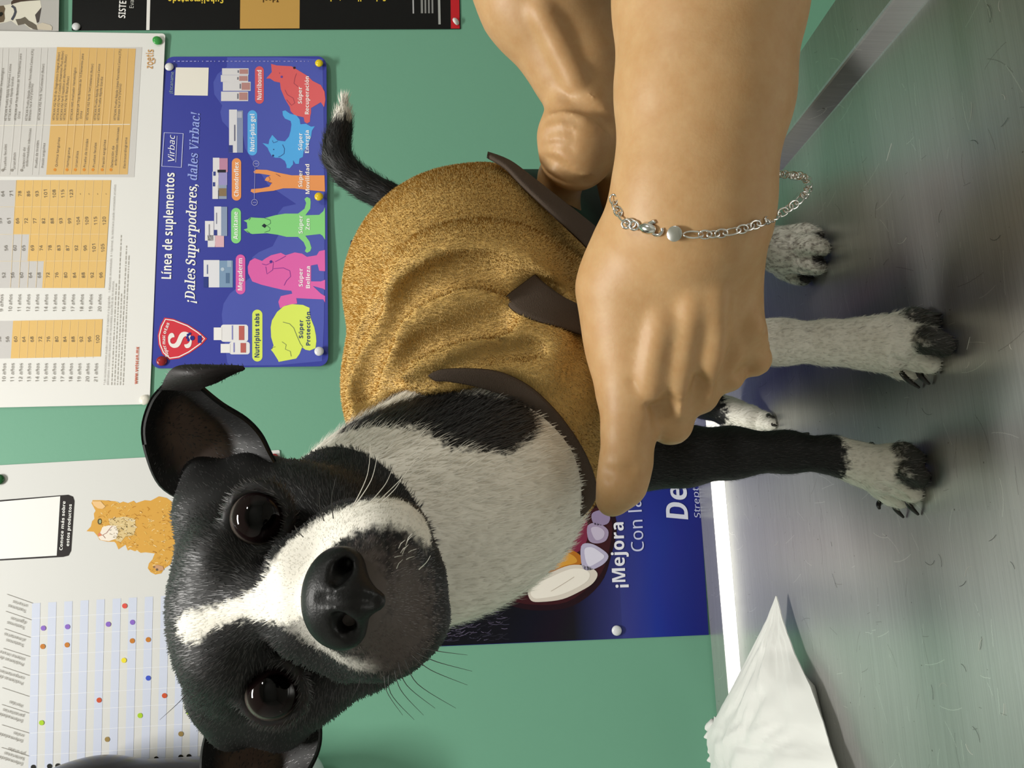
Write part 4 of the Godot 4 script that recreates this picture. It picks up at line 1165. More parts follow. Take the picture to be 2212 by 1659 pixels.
# ---------------------------------------------------------------- the person's two hands
var near_arm: Field
var skin_paint := func(p: Vector3, _n: Vector3) -> Color:
	var g := noise.get_noise_3d(p.x * 90.0, p.y * 90.0, p.z * 90.0) * 0.5 + noise.get_noise_3d(p.x * 420.0, p.y * 420.0, p.z * 420.0) * 0.25
	var a := lin("bd9a6e").lerp(lin("b2895b"), clampf(0.5 + g, 0.0, 1.0))
	return a
func person_hands() -> void:
	var root := thing("person", "bare forearms and hands of a person holding the dog, silver bracelet on one wrist", "person", at(1500, -300, 0.34))
	var m := vmat(0.48, 0.42)
	m.subsurf_scatter_enabled = true
	m.subsurf_scatter_strength = 0.12
	var nt := NoiseTexture2D.new()
	nt.width = 512; nt.height = 512; nt.seamless = true
	var fn := FastNoiseLite.new()
	fn.noise_type = FastNoiseLite.TYPE_CELLULAR
	fn.frequency = 0.06
	nt.noise = fn
	nt.as_normal_map = true
	nt.bump_strength = 3.0
	m.normal_enabled = true
	m.normal_texture = nt
	m.normal_scale = 0.16
	m.uv1_triplanar = true
	m.uv1_scale = Vector3.ONE * 22.0
	# near arm, wrist and the back of the hand
	var arm := [[1545, -420, 0.345, 216], [1537, -200, 0.335, 206], [1532, 0, 0.328, 199], [1520, 200, 0.325, 182], [1500, 380, 0.325, 160], [1493, 470, 0.328, 158]]
	var f := field_for([[1545, -420, 0.345, 226], [1495, 470, 0.328, 190], [1455, 640, 0.345, 215], [1450, 860, 0.36, 160], [1310, 1090, 0.36, 80], [1600, 760, 0.42, 60], [1420, 900, 0.43, 60]], 0.0019, 0.012)
	near_arm = f
	limb(f, arm, 0.010, false, CB.z, 0.86)
	# back of the hand: metacarpals fan out to the knuckles
	limb(f, [[1493, 470, 0.328, 155], [1470, 560, 0.339, 146]], 0.014, false, CB.z, 0.8)
	var kn := [[1408, 862, 0.350, 60], [1474, 846, 0.345, 58], [1540, 796, 0.345, 54], [1606, 722, 0.348, 48]]
	var wr := [[1400, 575, 0.348, 92], [1452, 575, 0.341, 100], [1512, 575, 0.340, 95], [1560, 585, 0.346, 80]]
	for k in 4: limb(f, [wr[k], kn[k]], 0.012)
	# thumb side mound, then the thumb lying along the chest
	limb(f, [[1392, 545, 0.345, 108], [1356, 625, 0.350, 96], [1364, 740, 0.352, 84], [1362, 850, 0.350, 70]], 0.014)
	limb(f, [[1364, 850, 0.349, 66], [1358, 930, 0.345, 56], [1352, 1000, 0.342, 53], [1343, 1045, 0.342, 50], [1322, 1082, 0.345, 36]], 0.005)
	# the fingers close under the chest, away from the camera
	limb(f, [kn[0], [1448, 912, 0.352, 47], [1452, 905, 0.385, 42], [1400, 900, 0.405, 38], [1345, 900, 0.408, 34]], 0.003)
	limb(f, [kn[1], [1508, 850, 0.351, 43], [1515, 838, 0.386, 40], [1465, 830, 0.410, 37], [1395, 830, 0.416, 33]], 0.003)
	limb(f, [kn[2], [1568, 806, 0.351, 40], [1575, 788, 0.384, 38], [1515, 770, 0.410, 35], [1440, 765, 0.418, 31]], 0.003)
	limb(f, [kn[3], [1629, 776, 0.353, 35], [1625, 750, 0.378, 34], [1570, 715, 0.402, 31], [1500, 705, 0.410, 28]], 0.003)
	# grooves between the knuckles, tendons above them, creases at the thumb
	crease(f, [1432, 905, 1440, 880, 1444, 850], 0.0022, 0.006)
	crease(f, [1508, 890, 1508, 850, 1500, 815], 0.0022, 0.007)
	crease(f, [1566, 850, 1576, 800, 1566, 760], 0.0022, 0.007)
	crease(f, [1640, 818, 1622, 800, 1600, 806], 0.0016, 0.004)
	crease(f, [1420, 884, 1400, 862, 1385, 830], 0.0014, 0.003)
	crease(f, [1410, 872, 1388, 856, 1372, 822], 0.0010, 0.003)
	crease(f, [1300, 1012, 1330, 1018, 1372, 1010], 0.0010, 0.002)
	crease(f, [1305, 1024, 1335, 1031, 1368, 1026], 0.0008, 0.002)
	ridge(f, [1500, 650, 1478, 760, 1462, 840], 0.0016, 0.008)
	ridge(f, [1548, 640, 1548, 720, 1540, 790], 0.0016, 0.008)
	ridge(f, [1430, 690, 1412, 780, 1402, 850], 0.0016, 0.008)
	ridge(f, [1625, 690, 1632, 712], 0.0026, 0.006)
	var s := skin(f, 2, true, skin_paint)
	var far := far_hand()
	s.append(far)
	put("arms", s.mesh(), m, root)
	# sleeves of the shirt, past the edge of the picture
	var sl := Soup.new()
	tube(sl, [at(1538, -260, 0.336), at(1541, -330, 0.340), at(1546, -480, 0.348), at(1560, -800, 0.38)], [0.050, 0.054, 0.058, 0.066], 28)
	var s2 := Soup.new()
	tube(s2, [at(1085, -230, 0.455), at(1072, -300, 0.455), at(1040, -420, 0.455), at(960, -700, 0.455)], [0.050, 0.055, 0.060, 0.066], 28)
	var cloth := mat("34486a", 0.9)
	put("sleeve", sl.mesh(), cloth, root)
	put("sleeve", s2.mesh(), cloth, root)
	bracelet()

# a crease cut into, or a vein raised on, the surface along picture positions
func crease(f: Field, a: Array, r: float, k: float) -> void:
	var line := []
	for i in range(0, a.size(), 2):
		var h := f.hit(CP, sight(a[i], a[i + 1]), 0.15, 0.7)
		if h != Vector3.INF: line.append(h + f.slope(h) * r * 0.35)
	if line.size() > 1:
		line = spline(line, 4)
		f.chain(line, _fill([r], line.size()), k, true)
func ridge(f: Field, a: Array, r: float, k: float) -> void:
	var line := []
	for i in range(0, a.size(), 2):
		var h := f.hit(CP, sight(a[i], a[i + 1]), 0.15, 0.7)
		if h != Vector3.INF: line.append(h - f.slope(h) * r * 0.72)
	if line.size() > 1:
		line = spline(line, 4)
		f.chain(line, _fill([r], line.size()), k)
func far_hand() -> Soup:
	var f := field_for([[1020, -420, 0.455, 190], [1300, 200, 0.47, 160], [1330, 420, 0.50, 120], [1240, 480, 0.51, 70]], 0.0020, 0.012)
	# forearm comes down from the right, palm side towards the camera
	limb(f, [[1030, -420, 0.455, 175], [1105, -200, 0.452, 162], [1180, -10, 0.452, 140], [1250, 130, 0.455, 104], [1275, 190, 0.46, 98]], 0.012, false, CB.z, 0.85)
	# heel of the hand, then the ball of the thumb bulging towards the camera
	limb(f, [[1340, 190, 0.470, 90], [1380, 320, 0.476, 95], [1400, 420, 0.49, 90], [1410, 520, 0.505, 70]], 0.014)
	limb(f, [[1262, 255, 0.452, 82], [1250, 300, 0.450, 84], [1245, 335, 0.452, 76]], 0.008)
	# thumb goes on down behind the hem
	limb(f, [[1232, 350, 0.466, 62], [1212, 385, 0.484, 48], [1205, 425, 0.496, 44], [1222, 490, 0.503, 40]], 0.005)
	crease(f, [1215, 205, 1262, 222, 1300, 250, 1324, 275], 0.0024, 0.005)
	crease(f, [1190, 232, 1225, 228, 1262, 240], 0.0012, 0.004)
	crease(f, [1180, 262, 1210, 252, 1245, 262], 0.0010, 0.003)
	crease(f, [1176, 290, 1208, 282, 1240, 292], 0.0010, 0.003)
	crease(f, [1170, 318, 1205, 312, 1236, 320], 0.0009, 0.003)
	crease(f, [1168, 345, 1200, 352, 1240, 388, 1280, 392], 0.0020, 0.004)
	ridge(f, [1165, 20, 1195, 75, 1215, 118, 1245, 175], 0.0034, 0.008)
	return skin(f, 2, true, skin_paint)

func bracelet() -> void:
	var root := thing("bracelet", "silver figaro chain bracelet with lobster clasp hanging round the near wrist", "bracelet", at(1500, 480, 0.30))
	var silver := mat("e6e4e0", 0.16, 1.0)
	# the path: laid on the skin where it touches the wrist, hanging free below it
	var touch := [[1322, 405], [1326, 432], [1338, 462], [1358, 480], [1392, 494], [1430, 502], [1475, 506], [1520, 507], [1560, 504], [1600, 496], [1630, 486], [1652, 478]]
	var pts := []
	for q in touch:
		var h := near_arm.hit(CP, sight(q[0], q[1]), 0.2, 0.45)
		if h == Vector3.INF:
			h = at(q[0], q[1], 0.325)
		pts.append(h + (CP - h).normalized() * 0.0012)
	var free := [[1675, 468, 0.318], [1702, 451, 0.320], [1730, 430, 0.323], [1747, 406, 0.330], [1744, 388, 0.336], [1728, 379, 0.341], [1700, 377, 0.348], [1672, 375, 0.356], [1630, 372, 0.366]]
	for q in free: pts.append(at(q[0], q[1], q[2]))
	var line := spline(pts, 24)
	var total := 0.0
	var dist := [0.0]
	for i in line.size() - 1:
		total += line[i].distance_to(line[i + 1])
		dist.append(total)
	var step := func(want: float) -> Vector3:
		for i in dist.size() - 1:
			if dist[i + 1] >= want:
				return line[i].lerp(line[i + 1], (want - dist[i]) / maxf(dist[i + 1] - dist[i], 1e-7))
		return line[line.size() - 1]
	var s := 0.004
	var k := 0
	while s < total - 0.006:
		var long := k % 4 == 3
		var ln := 0.0064 if long else 0.0038
		var a: Vector3 = step.call(s); var b: Vector3 = step.call(s + ln)
		var mid := (a + b) * 0.5
		var d1: float = (s + ln * 0.5) / total
		var skip: bool = d1 > 0.145 and d1 < 0.285   # the clasp sits here
		if not skip:
			var e := (b - a).normalized()
			var o := (CP - mid).normalized()
			var side := e.cross(o).normalized()
			if k % 2 == 1: side = (side * 0.75 + o * 0.66).normalized()
			else: side = (side * 0.94 - o * 0.34).normalized()
			var ring := []
			for j in 16:
				var w := TAU * j / 16
				ring.append(mid + e * cos(w) * (ln * 0.5 + 0.0006) + side * sin(w) * 0.00165)
			var so := Soup.new()
			tube(so, ring, [0.00042], 6, Color.WHITE, true)
			put("link", so.mesh(), silver, root)
		s += ln - 0.0006
		k += 1
	# lobster clasp: body with an eye and a spring lever, a ring at either end and a round tag
	var c0: Vector3 = step.call(total * 0.15); var c1: Vector3 = step.call(total * 0.245)
	var e := (c1 - c0).normalized()
	var o := (CP - c0).normalized()
	var sd := e.cross(o).normalized()
	var cs := Soup.new()
	lathe(cs, c0 + e * 0.001, Basis(sd, e, o), [Vector2(0.0, 0.0), Vector2(0.0012, 0.0002), Vector2(0.0022, 0.0018), Vector2(0.0024, 0.0040), Vector2(0.0018, 0.0060), Vector2(0.0012, 0.0068), Vector2(0.0, 0.0070)], 16)
	tube(cs, [c0 + e * 0.0045 - sd * 0.0018 + o * 0.0006, c0 + e * 0.0062 - sd * 0.0030 + o * 0.0008, c0 + e * 0.0070 - sd * 0.0026 + o * 0.0006], [0.0007, 0.0008, 0.0005], 8)
	var hook := []
	for j in 9:
		var w := -PI * 0.55 + PI * 1.25 * j / 8
		hook.append(c0 + e * (0.0085 + sin(w) * 0.0022) + sd * cos(w) * 0.0019)
	tube(cs, hook, [0.0007], 8)
	put("clasp", cs.mesh(), silver, root)
	for q in [c0 - e * 0.0012, c0 - e * 0.0046]:
		var ring := []
		for j in 18: ring.append(q + e * cos(TAU * j / 18) * 0.0019 + sd * sin(TAU * j / 18) * 0.0017)
		var so := Soup.new()
		tube(so, ring, [0.0005], 8, Color.WHITE, true)
		put("jump_ring", so.mesh(), silver, root)
	var tg := Soup.new()
	lathe(tg, c1 + e * 0.0002 - o * 0.0002, Basis(sd, o, -e), [Vector2(0, 0), Vector2(0.0030, 0.0), Vector2(0.0031, 0.0004), Vector2(0.0030, 0.0008), Vector2(0.0, 0.0009)], 20)
	put("tag", tg.mesh(), silver, root)
	# the flat end tag that hangs in the free loop
	var h0 := at(1716, 382, 0.344)
	var ft := Soup.new()
	box(ft, h0, Vector3(0.0026, 0.0014, 0.0005), 0.0003, Basis(-CB.y, CB.x, CB.z) * Basis(Vector3.UP, 0.5))
	put("end_tag", ft.mesh(), silver, root)

# ---------------------------------------------------------------- the dog
var dog: Node3D
var coat: Field
var head: Field
var blaze := []
var white_lines := []
func zone(p: Vector3, line: Array, r: float, soft: float, wob := 0.0) -> float:
	var d := to_line(p, line)
	if wob > 0.0: d += noise.get_noise_3d(p.x * 330.0, p.y * 330.0, p.z * 330.0) * wob
	return clampf((r - d) / soft + 0.5, 0.0, 1.0)

const BLACK := Color(0.010, 0.0095, 0.0095)
const CREAM := Color(0.82, 0.79, 0.70)
const LIP := Color(0.098, 0.080, 0.072)
var marks := {}
func hitp(f: Field, px: float, py: float, fallback := 0.33) -> Vector3:
	var h := f.hit(CP, sight(px, py), 0.15, 0.8)
	return at(px, py, fallback) if h == Vector3.INF else h
func trail(f: Field, a: Array, fallback := 0.33) -> Array:
	var out := []
	for k in range(0, a.size(), 2): out.append(hitp(f, a[k], a[k + 1], fallback))
	return out
# share of a marking drawn as a line of points with a radius each
func mark(p: Vector3, key: String, soft: float, wob: float) -> float:
	var pts: Array = marks[key]; var rr: Array = marks[key + "_r"]
	var best := 9.0
	for i in pts.size() - 1:
		var a: Vector3 = pts[i]; var ab: Vector3 = pts[i + 1] - a
		var t := clampf((p - a).dot(ab) / maxf(ab.dot(ab), 1e-9), 0.0, 1.0)
		best = minf(best, p.distance_to(a + ab * t) - lerpf(rr[i], rr[i + 1], t))
	best += noise.get_noise_3d(p.x * 330.0, p.y * 330.0, p.z * 330.0) * wob
	return clampf(0.5 - best / soft, 0.0, 1.0)
# px, py, radius px triples on the surface
func set_mark(f: Field, key: String, a: Array, fallback := 0.33) -> void:
	var pts := []; var rr := []
	for k in range(0, a.size(), 3):
		var h := hitp(f, a[k], a[k + 1], fallback)
		pts.append(h)
		rr.append(a[k + 2] * CP.distance_to(h) / FOCAL)
	marks[key] = pts
	marks[key + "_r"] = rr
# coat colour of the head and neck from 3-D distance to the markings
func head_colour(p: Vector3) -> Color:
	var c := BLACK
	var w := maxf(mark(p, "blaze", 0.0016, 0.003), mark(p, "lip_right", 0.003, 0.003))
	w = maxf(w, mark(p, "lip_left", 0.004, 0.003) * 0.5)
	if p.distance_to(marks.face) > 0.067 and p.distance_to(marks.muzzle) > 0.043 and not (p.distance_to(marks.ear_right) < 0.044 or p.distance_to(marks.ear_left) < 0.048):
		w = maxf(w, 1.0 - mark(p, "saddle", 0.002, 0.005))
	c = c.lerp(CREAM, w)
	if p.distance_to(marks.muzzle) < 0.043: c = c.lerp(LIP, mark(p, "dark", 0.008, 0.007) * 0.94)
	var lid := maxf(zone(p, marks.lid_right, 0.0022, 0.0014), zone(p, marks.lid_left, 0.0022, 0.0014))
	return c.lerp(Color(0.030, 0.025, 0.022), lid)
var head_paint := func(p: Vector3, _n: Vector3) -> Color:
	return head_colour(p)

func the_dog() -> void:
	dog = thing("dog", "small black and white dog in a tan fleece sweater standing on the table", "dog", on_table(1850, 820))
	build_sweater()
	var s := build_head()
	s.append(build_legs())
	s.append(build_tail())
	var m := vmat(0.55, 0.35)
	put("body", s.mesh(), m, dog)
	face_details()
	paws_details()

func build_head() -> Soup:
	var f := field_for([[340, 1060, 0.33, 40], [560, 1570, 0.33, 40], [1040, 1000, 0.40, 250], [800, 1270, 0.28, 170], [745, 1290, 0.226, 20]], 0.0018, 0.010)
	head = f
	var b := CB
	f.ell(at(548, 1284, 0.330), b, Vector3(0.0490, 0.0297, 0.050), 0.004)          # skull
	limb(f, [[480, 1100, 0.328, 82], [600, 1075, 0.330, 74]], 0.016)
	limb(f, [[500, 1480, 0.328, 80], [600, 1495, 0.330, 72]], 0.016)
	blob(f, [670, 1106, 0.322, 92], 0.016)                                           # cheeks
	blob(f, [670, 1470, 0.322, 88], 0.02)
	limb(f, [[760, 1150, 0.318, 95], [800, 1400, 0.318, 85]], 0.02)                 # jaw
	limb(f, [[468, 1300, 0.298, 56], [560, 1300, 0.288, 60], [660, 1290, 0.272, 70]], 0.012)  # forehead to bridge
	f.ell(at(812, 1268, 0.280), b, Vector3(0.0265, 0.0200, 0.036), 0.016)
	limb(f, [[640, 1215, 0.274, 56], [740, 1140, 0.276, 56]], 0.012)
	limb(f, [[650, 1370, 0.274, 50], [750, 1420, 0.276, 50]], 0.012)           # muzzle
	blob(f, [838, 1165, 0.268, 92], 0.012)                                          # upper lips
	blob(f, [842, 1375, 0.266, 84], 0.012)
	limb(f, [[905, 1255, 0.272, 56], [912, 1335, 0.270, 58]], 0.010)                # chin
	blob(f, [482, 1190, 0.290, 58], 0.014)                                          # brows
	blob(f, [502, 1420, 0.290, 56], 0.014)
	blob(f, [745, 1293, 0.250, 88], 0.008)                                          # under the nose pad
	# mouth line and the split under the nose
	limb(f, [[770, 1140, 0.2440, 6], [850, 1130, 0.2425, 6], [905, 1185, 0.2420, 7], [893, 1290, 0.2335, 7], [908, 1370, 0.2360, 7], [870, 1430, 0.2440, 6]], 0.004, true)
	limb(f, [[800, 1297, 0.2250, 5], [890, 1300, 0.2310, 6]], 0.003, true)
	# neck down into the sweater
	limb(f, [[680, 1215, 0.356, 192], [860, 1120, 0.374, 216], [1040, 1010, 0.402, 238]], 0.014)
	blob(f, [1010, 1110, 0.380, 180], 0.03)
	# eye sockets and lids
	for e in [[561, 1117, 0.2900], [592, 1491, 0.2915]]:
		blob(f, [e[0], e[1], e[2], 65], 0.003, true)
		var c := at(e[0], e[1], e[2] - 0.0022)
		var ring := []
		for k in 17: ring.append(c + (CB.x * cos(TAU * k / 16) * 1.02 + CB.y * sin(TAU * k / 16) * 0.98) * 66.0 * e[2] / FOCAL)
		var rr := []
		for k in 17: rr.append(0.0019)
		f.chain(ring, rr, 0.004)
		marks["lid_right" if e[1] < 1300 else "lid_left"] = ring
	# ear roots
	limb(f, [[450, 1075, 0.328, 52], [430, 1020, 0.330, 30]], 0.014)
	limb(f, [[520, 1060, 0.328, 52], [540, 1015, 0.328, 30]], 0.014)
	limb(f, [[500, 1530, 0.325, 55], [500, 1580, 0.326, 40]], 0.014)
	limb(f, [[600, 1530, 0.325, 55], [610, 1575, 0.326, 40]], 0.014)
	# markings, as lines on the surface
	marks.skull = at(548, 1284, 0.330)
	marks.face = at(600, 1284, 0.318)
	marks.ear_right = at(440, 905, 0.325)
	marks.ear_left = at(560, 1690, 0.330)
	marks.muzzle = at(830, 1270, 0.262)
	set_mark(f, "blaze", [398, 1352, 20, 412, 1354, 30, 462, 1334, 19, 517, 1315, 21, 571, 1300, 40, 606, 1285, 60, 650, 1260, 64])
	set_mark(f, "lip_right", [600, 1262, 44, 640, 1212, 48, 690, 1162, 48, 740, 1125, 44, 800, 1102, 44, 870, 1105, 42, 920, 1150, 28])
	set_mark(f, "lip_left", [640, 1340, 26, 690, 1392, 18, 740, 1425, 18, 800, 1438, 16])
	set_mark(f, "dark", [790, 1215, 40, 800, 1290, 80, 800, 1360, 60, 865, 1390, 70, 880, 1300, 66, 872, 1215, 30])
	set_mark(f, "saddle", [752, 922, 22, 800, 905, 34, 860, 890, 52, 930, 885, 62, 1000, 905, 78, 1070, 915, 72, 1110, 905, 55], 0.37)
	var s := skin(f, 1, true, head_paint)
	return_ears(s)
	head_fur(s)
	return s

# an ear: rows of [left px, py, right px, py, distance, cup] from root to tip; a real sheet with thickness
func ear(s: Soup, rows: Array, thick: float, inner: Color, outer: Color) -> void:
	var base := s.v.size(); var k0 := s.ix.size()
	var cols := 13
	var fine := []
	var tracks := []
	for q in 6:
		var one := []
		for r in rows: one.append(float(r[q]))
		tracks.append(spline(one, 5))
	for k in tracks[0].size():
		var r := []
		for q in 6: r.append(tracks[q][k])
		fine.append(r)
	var grid := []
	for r in fine:
		for i in cols:
			var u := i / (cols - 1.0)
			var bow := 1.0 - pow(2.0 * u - 1.0, 2.0)
			grid.append(at(lerpf(r[0], r[2], u), lerpf(r[1], r[3], u), r[4] + r[5] * bow))
	var n := fine.size()
	for side in 2:
		for j in n:
			for i in cols:
				var p: Vector3 = grid[j * cols + i]
				var du: Vector3 = grid[j * cols + mini(i + 1, cols - 1)] - grid[j * cols + maxi(i - 1, 0)]
				var dv: Vector3 = grid[mini(j + 1, n - 1) * cols + i] - grid[maxi(j - 1, 0) * cols + i]
				var nn := du.cross(dv).normalized()
				if nn.dot(CP - p) < 0: nn = -nn
				var u := i / (cols - 1.0); var t := j / (n - 1.0)
				var col := outer
				if side == 0:
					var w := clampf(1.0 - pow(absf(u - 0.45) / 0.34, 2.0) - pow(absf(t - 0.42) / 0.36, 2.0), 0.0, 1.0)
					col = outer.lerp(inner, clampf(w * 1.5 + noise.get_noise_2d(u * 30.0, t * 9.0) * 0.35 * w, 0.0, 1.0))
				s.add(p + nn * (thick * (0.5 if side == 0 else -0.5)), nn if side == 0 else -nn, col)
	var half := n * cols
	for j in n - 1:
		for i in cols - 1:
			var a := base + j * cols + i
			s.quad(a, a + 1, a + cols + 1, a + cols)
			s.quad(a + half, a + half + cols, a + half + cols + 1, a + half + 1)
	var rim := []
	for j in n: rim.append(j * cols)
	for i in range(1, cols): rim.append((n - 1) * cols + i)
	for j in range(n - 2, -1, -1): rim.append(j * cols + cols - 1)
	for k in rim.size() - 1:
		var a: int = base + rim[k]; var b: int = base + rim[k + 1]
		s.quad(a, b, b + half, a + half)
func return_ears(s: Soup) -> void:
	var e := Soup.new()
	var inn := Color(0.10, 0.066, 0.048)
	# right ear in the picture: wide root, cupped towards the camera, the tip folded over
	ear(e, [[398, 1085, 600, 1010, 0.322, 0.004], [345, 1048, 583, 978, 0.321, 0.010], [318, 985, 562, 938, 0.320, 0.016], [309, 925, 530, 905, 0.319, 0.015], [326, 868, 480, 874, 0.317, 0.010], [354, 832, 440, 842, 0.314, 0.003], [374, 803, 428, 830, 0.309, -0.003]], 0.0022, inn, BLACK)
	# the folded tip: hangs forward, its back showing
	ear(e, [[350, 838, 432, 840, 0.3135, -0.001], [366, 808, 440, 833, 0.308, -0.004], [384, 795, 466, 823, 0.305, -0.005], [420, 792, 496, 808, 0.304, -0.004], [470, 793, 515, 799, 0.304, -0.002], [520, 794, 528, 796, 0.304, 0.0]], 0.0020, Color(0.016, 0.015, 0.015), Color(0.016, 0.015, 0.015))
	# left ear: the same shape on the other side, running out of the picture
	ear(e, [[470, 1535, 692, 1552, 0.325, 0.004], [446, 1585, 690, 1610, 0.325, 0.012], [436, 1640, 668, 1662, 0.325, 0.016], [440, 1710, 630, 1715, 0.324, 0.014], [470, 1765, 590, 1755, 0.322, 0.008], [500, 1790, 575, 1785, 0.318, 0.002]], 0.0022, inn, BLACK)
	ear(e, [[496, 1788, 580, 1782, 0.3175, -0.001], [520, 1805, 612, 1795, 0.310, -0.004], [580, 1812, 650, 1790, 0.308, -0.003], [650, 1795, 660, 1785, 0.308, 0.0]], 0.0020, Color(0.016, 0.015, 0.015), Color(0.016, 0.015, 0.015))
	marks.ear_soup = e
	s.append(e)

func groom_head(p: Vector3, n: Vector3) -> Array:
	var c := head_colour(p)
	# hair lies away from the nose, down the neck towards the sweater
	var from: Vector3 = marks.nose
	var away := p - from
	var lay := (away - n * away.dot(n)).normalized()
	var ln := 0.0034
	var in_ear: bool = p.distance_to(marks.ear_right) < 0.040 or p.distance_to(marks.ear_left) < 0.044
	if in_ear:
		if rng.randf() > 0.3: return []
		ln = 0.0020
		c = BLACK
	elif p.distance_to(marks.face) > 0.067 and p.distance_to(marks.muzzle) > 0.043:
		var to: Vector3 = marks.neck_dir
		lay = (to - n * to.dot(n)).normalized()
		ln = 0.0072
		if c.g > 0.4 and rng.randf() > 0.42: return []
	elif p.distance_to(marks.muzzle) < 0.040: ln = 0.0017
	for e in ["eye_right", "eye_left"]:
		if p.distance_to(marks[e]) < 0.0115: return []
	if p.distance_to(from) < 0.016: return []
	if coat.value(p) < -0.002: return []
	return [ln, (lay * 0.93 + n * 0.30).normalized(), c if c.g > 0.05 else c * rng.randf_range(0.8, 3.2), 1.0]
func head_fur(s: Soup) -> void:
	marks.nose = at(742, 1292, 0.234)
	marks.eye_right = at(561, 1117, 0.2900)
	marks.eye_left = at(592, 1491, 0.2915)
	marks.ear_right = at(440, 905, 0.325)
	marks.ear_left = at(560, 1690, 0.330)
	marks.neck_dir = (at(1060, 1060, 0.40) - at(760, 1130, 0.36)).normalized()
	var g := func(p: Vector3, n: Vector3) -> Array: return groom_head(p, n)
	var h := fur(s, 950000.0, 0.00030, g, 0.3)
	var hm := vmat(0.45, 0.5)
	var o := put("fur", h.mesh(), hm, dog)
	tag(o, "short glossy black and cream fur", "", "", "stuff")

func face_details() -> void:
	# eyes: dark brown iris and wide pupil under a clear wet cornea
	for e in [["right", 561, 1117, 0.2900], ["left", 592, 1491, 0.2915]]:
		var c := at(e[1], e[2], e[3])
		var r: float = 62.0 * e[3] / FOCAL
		var look := (CP - c).normalized()
		look = (look + CB.x * (0.05 if e[0] == "right" else 0.02) - CB.y * 0.03).normalized()
		var b := Basis(look.cross(Vector3(0.2, 0.9, 0.1)).normalized(), look, Vector3.ZERO)
		b.z = b.x.cross(b.y)
		var s := Soup.new()
		var prof := []; var cols := []
		for k in 33:
			var w := PI * k / 32.0
			prof.append(Vector2(sin(w) * r, cos(w) * r))
		lathe(s, c, b, prof, 40)
		for i in s.v.size():
			var q := (s.v[i] - c).normalized().dot(look)
			var ang := rad_to_deg(acos(clampf(q, -1, 1)))
			if ang < 30.0: s.c[i] = Color(0.002, 0.002, 0.003)
			elif ang < 58.0: s.c[i] = Color(0.008, 0.006, 0.005)
			elif ang < 63.0: s.c[i] = Color(0.012, 0.010, 0.009)
			else: s.c[i] = Color(0.07, 0.055, 0.05)
		var m := vmat(0.03, 0.31)
		put("eye", s.mesh(), m, dog, "dark glossy eye")
	# nose pad
	var f := field_for([[650, 1295, 0.245, 40], [800, 1400, 0.245, 20], [800, 1190, 0.245, 20], [745, 1292, 0.226, 20]], 0.0011, 0.012)
	f.ell(at(722, 1290, 0.2425), CB, Vector3(0.0148, 0.0100, 0.0118), 0.003)
	limb(f, [[745, 1226, 0.2400, 42], [755, 1290, 0.2350, 42], [750, 1360, 0.2400, 40]], 0.005)
	limb(f, [[775, 1296, 0.2350, 30], [815, 1298, 0.2365, 20]], 0.004)
	for q in [[728, 1250, 738, 1232, 748, 1212], [733, 1340, 744, 1356, 756, 1376]]:
		var a := hitp(f, q[0], q[1], 0.23); var b := hitp(f, q[2], q[3], 0.23); var e := hitp(f, q[4], q[5], 0.235)
		f.cap(a - CB.z * 0.001, b - CB.z * 0.001, 0.0027, 0.0030, 0.0015, true)
		f.cap(b - CB.z * 0.001, e - CB.z * 0.0005, 0.0030, 0.0016, 0.0015, true)
		f.cap(b - CB.z * 0.002, b - CB.z * 0.009, 0.0028, 0.0020, 0.001, true)
	crease(f, [690, 1292, 730, 1293, 770, 1295, 815, 1298], 0.0009, 0.002)
	var ns := skin(f, 1, true)
	for i in ns.c.size(): ns.c[i] = Color(0.009, 0.008, 0.0085)
	var nm := vmat(0.44, 0.34)
	var nt := NoiseTexture2D.new()
	nt.width = 256; nt.height = 256; nt.seamless = true
	var fn := FastNoiseLite.new()
	fn.noise_type = FastNoiseLite.TYPE_CELLULAR
	fn.frequency = 0.08
	nt.noise = fn
	nt.as_normal_map = true
	nt.bump_strength = 4.0
	nm.normal_enabled = true
	nm.normal_texture = nt
	nm.normal_scale = 0.35
	nm.uv1_triplanar = true
	nm.uv1_scale = Vector3.ONE * 60.0
	put("nose", ns.mesh(), nm, dog, "black leathery nose with open nostrils")
	# whiskers: [root px, py, tip px, py, root depth, tip depth, sag px, pale]
	var wk := [[762, 1095, 800, 960, 0.262, 0.27, 12, true], [768, 1090, 815, 985, 0.262, 0.262, 10, true], [800, 1085, 850, 1005, 0.262, 0.27, 8, true], [815, 1085, 905, 985, 0.262, 0.28, 6, true], [826, 1083, 870, 1030, 0.262, 0.265, 5, true], [720, 1120, 726, 1030, 0.258, 0.25, -6, false], [700, 1125, 690, 1065, 0.258, 0.25, -4, false], [655, 1160, 636, 1135, 0.262, 0.255, -3, false], [760, 945, 752, 998, 0.35, 0.34, 0, false],
		[830, 1440, 870, 1545, 0.255, 0.25, -14, false], [840, 1440, 895, 1555, 0.255, 0.25, -22, false], [860, 1430, 940, 1530, 0.252, 0.25, -20, false], [875, 1425, 985, 1530, 0.252, 0.25, -26, false], [890, 1415, 1010, 1480, 0.250, 0.245, -18, false], [900, 1410, 1020, 1450, 0.250, 0.245, -14, false], [910, 1400, 1010, 1415, 0.250, 0.245, -8, false], [850, 1435, 915, 1545, 0.254, 0.25, -16, false], [780, 1440, 760, 1510, 0.26, 0.255, 6, false],
		[905, 1230, 930, 1200, 0.244, 0.240, 3, true], [420, 1480, 345, 1555, 0.305, 0.29, 4, false], [450, 1500, 425, 1580, 0.305, 0.29, 4, false]]
	var pale := mat("e8e4d8", 0.4); var dark := mat("2a2826", 0.4)
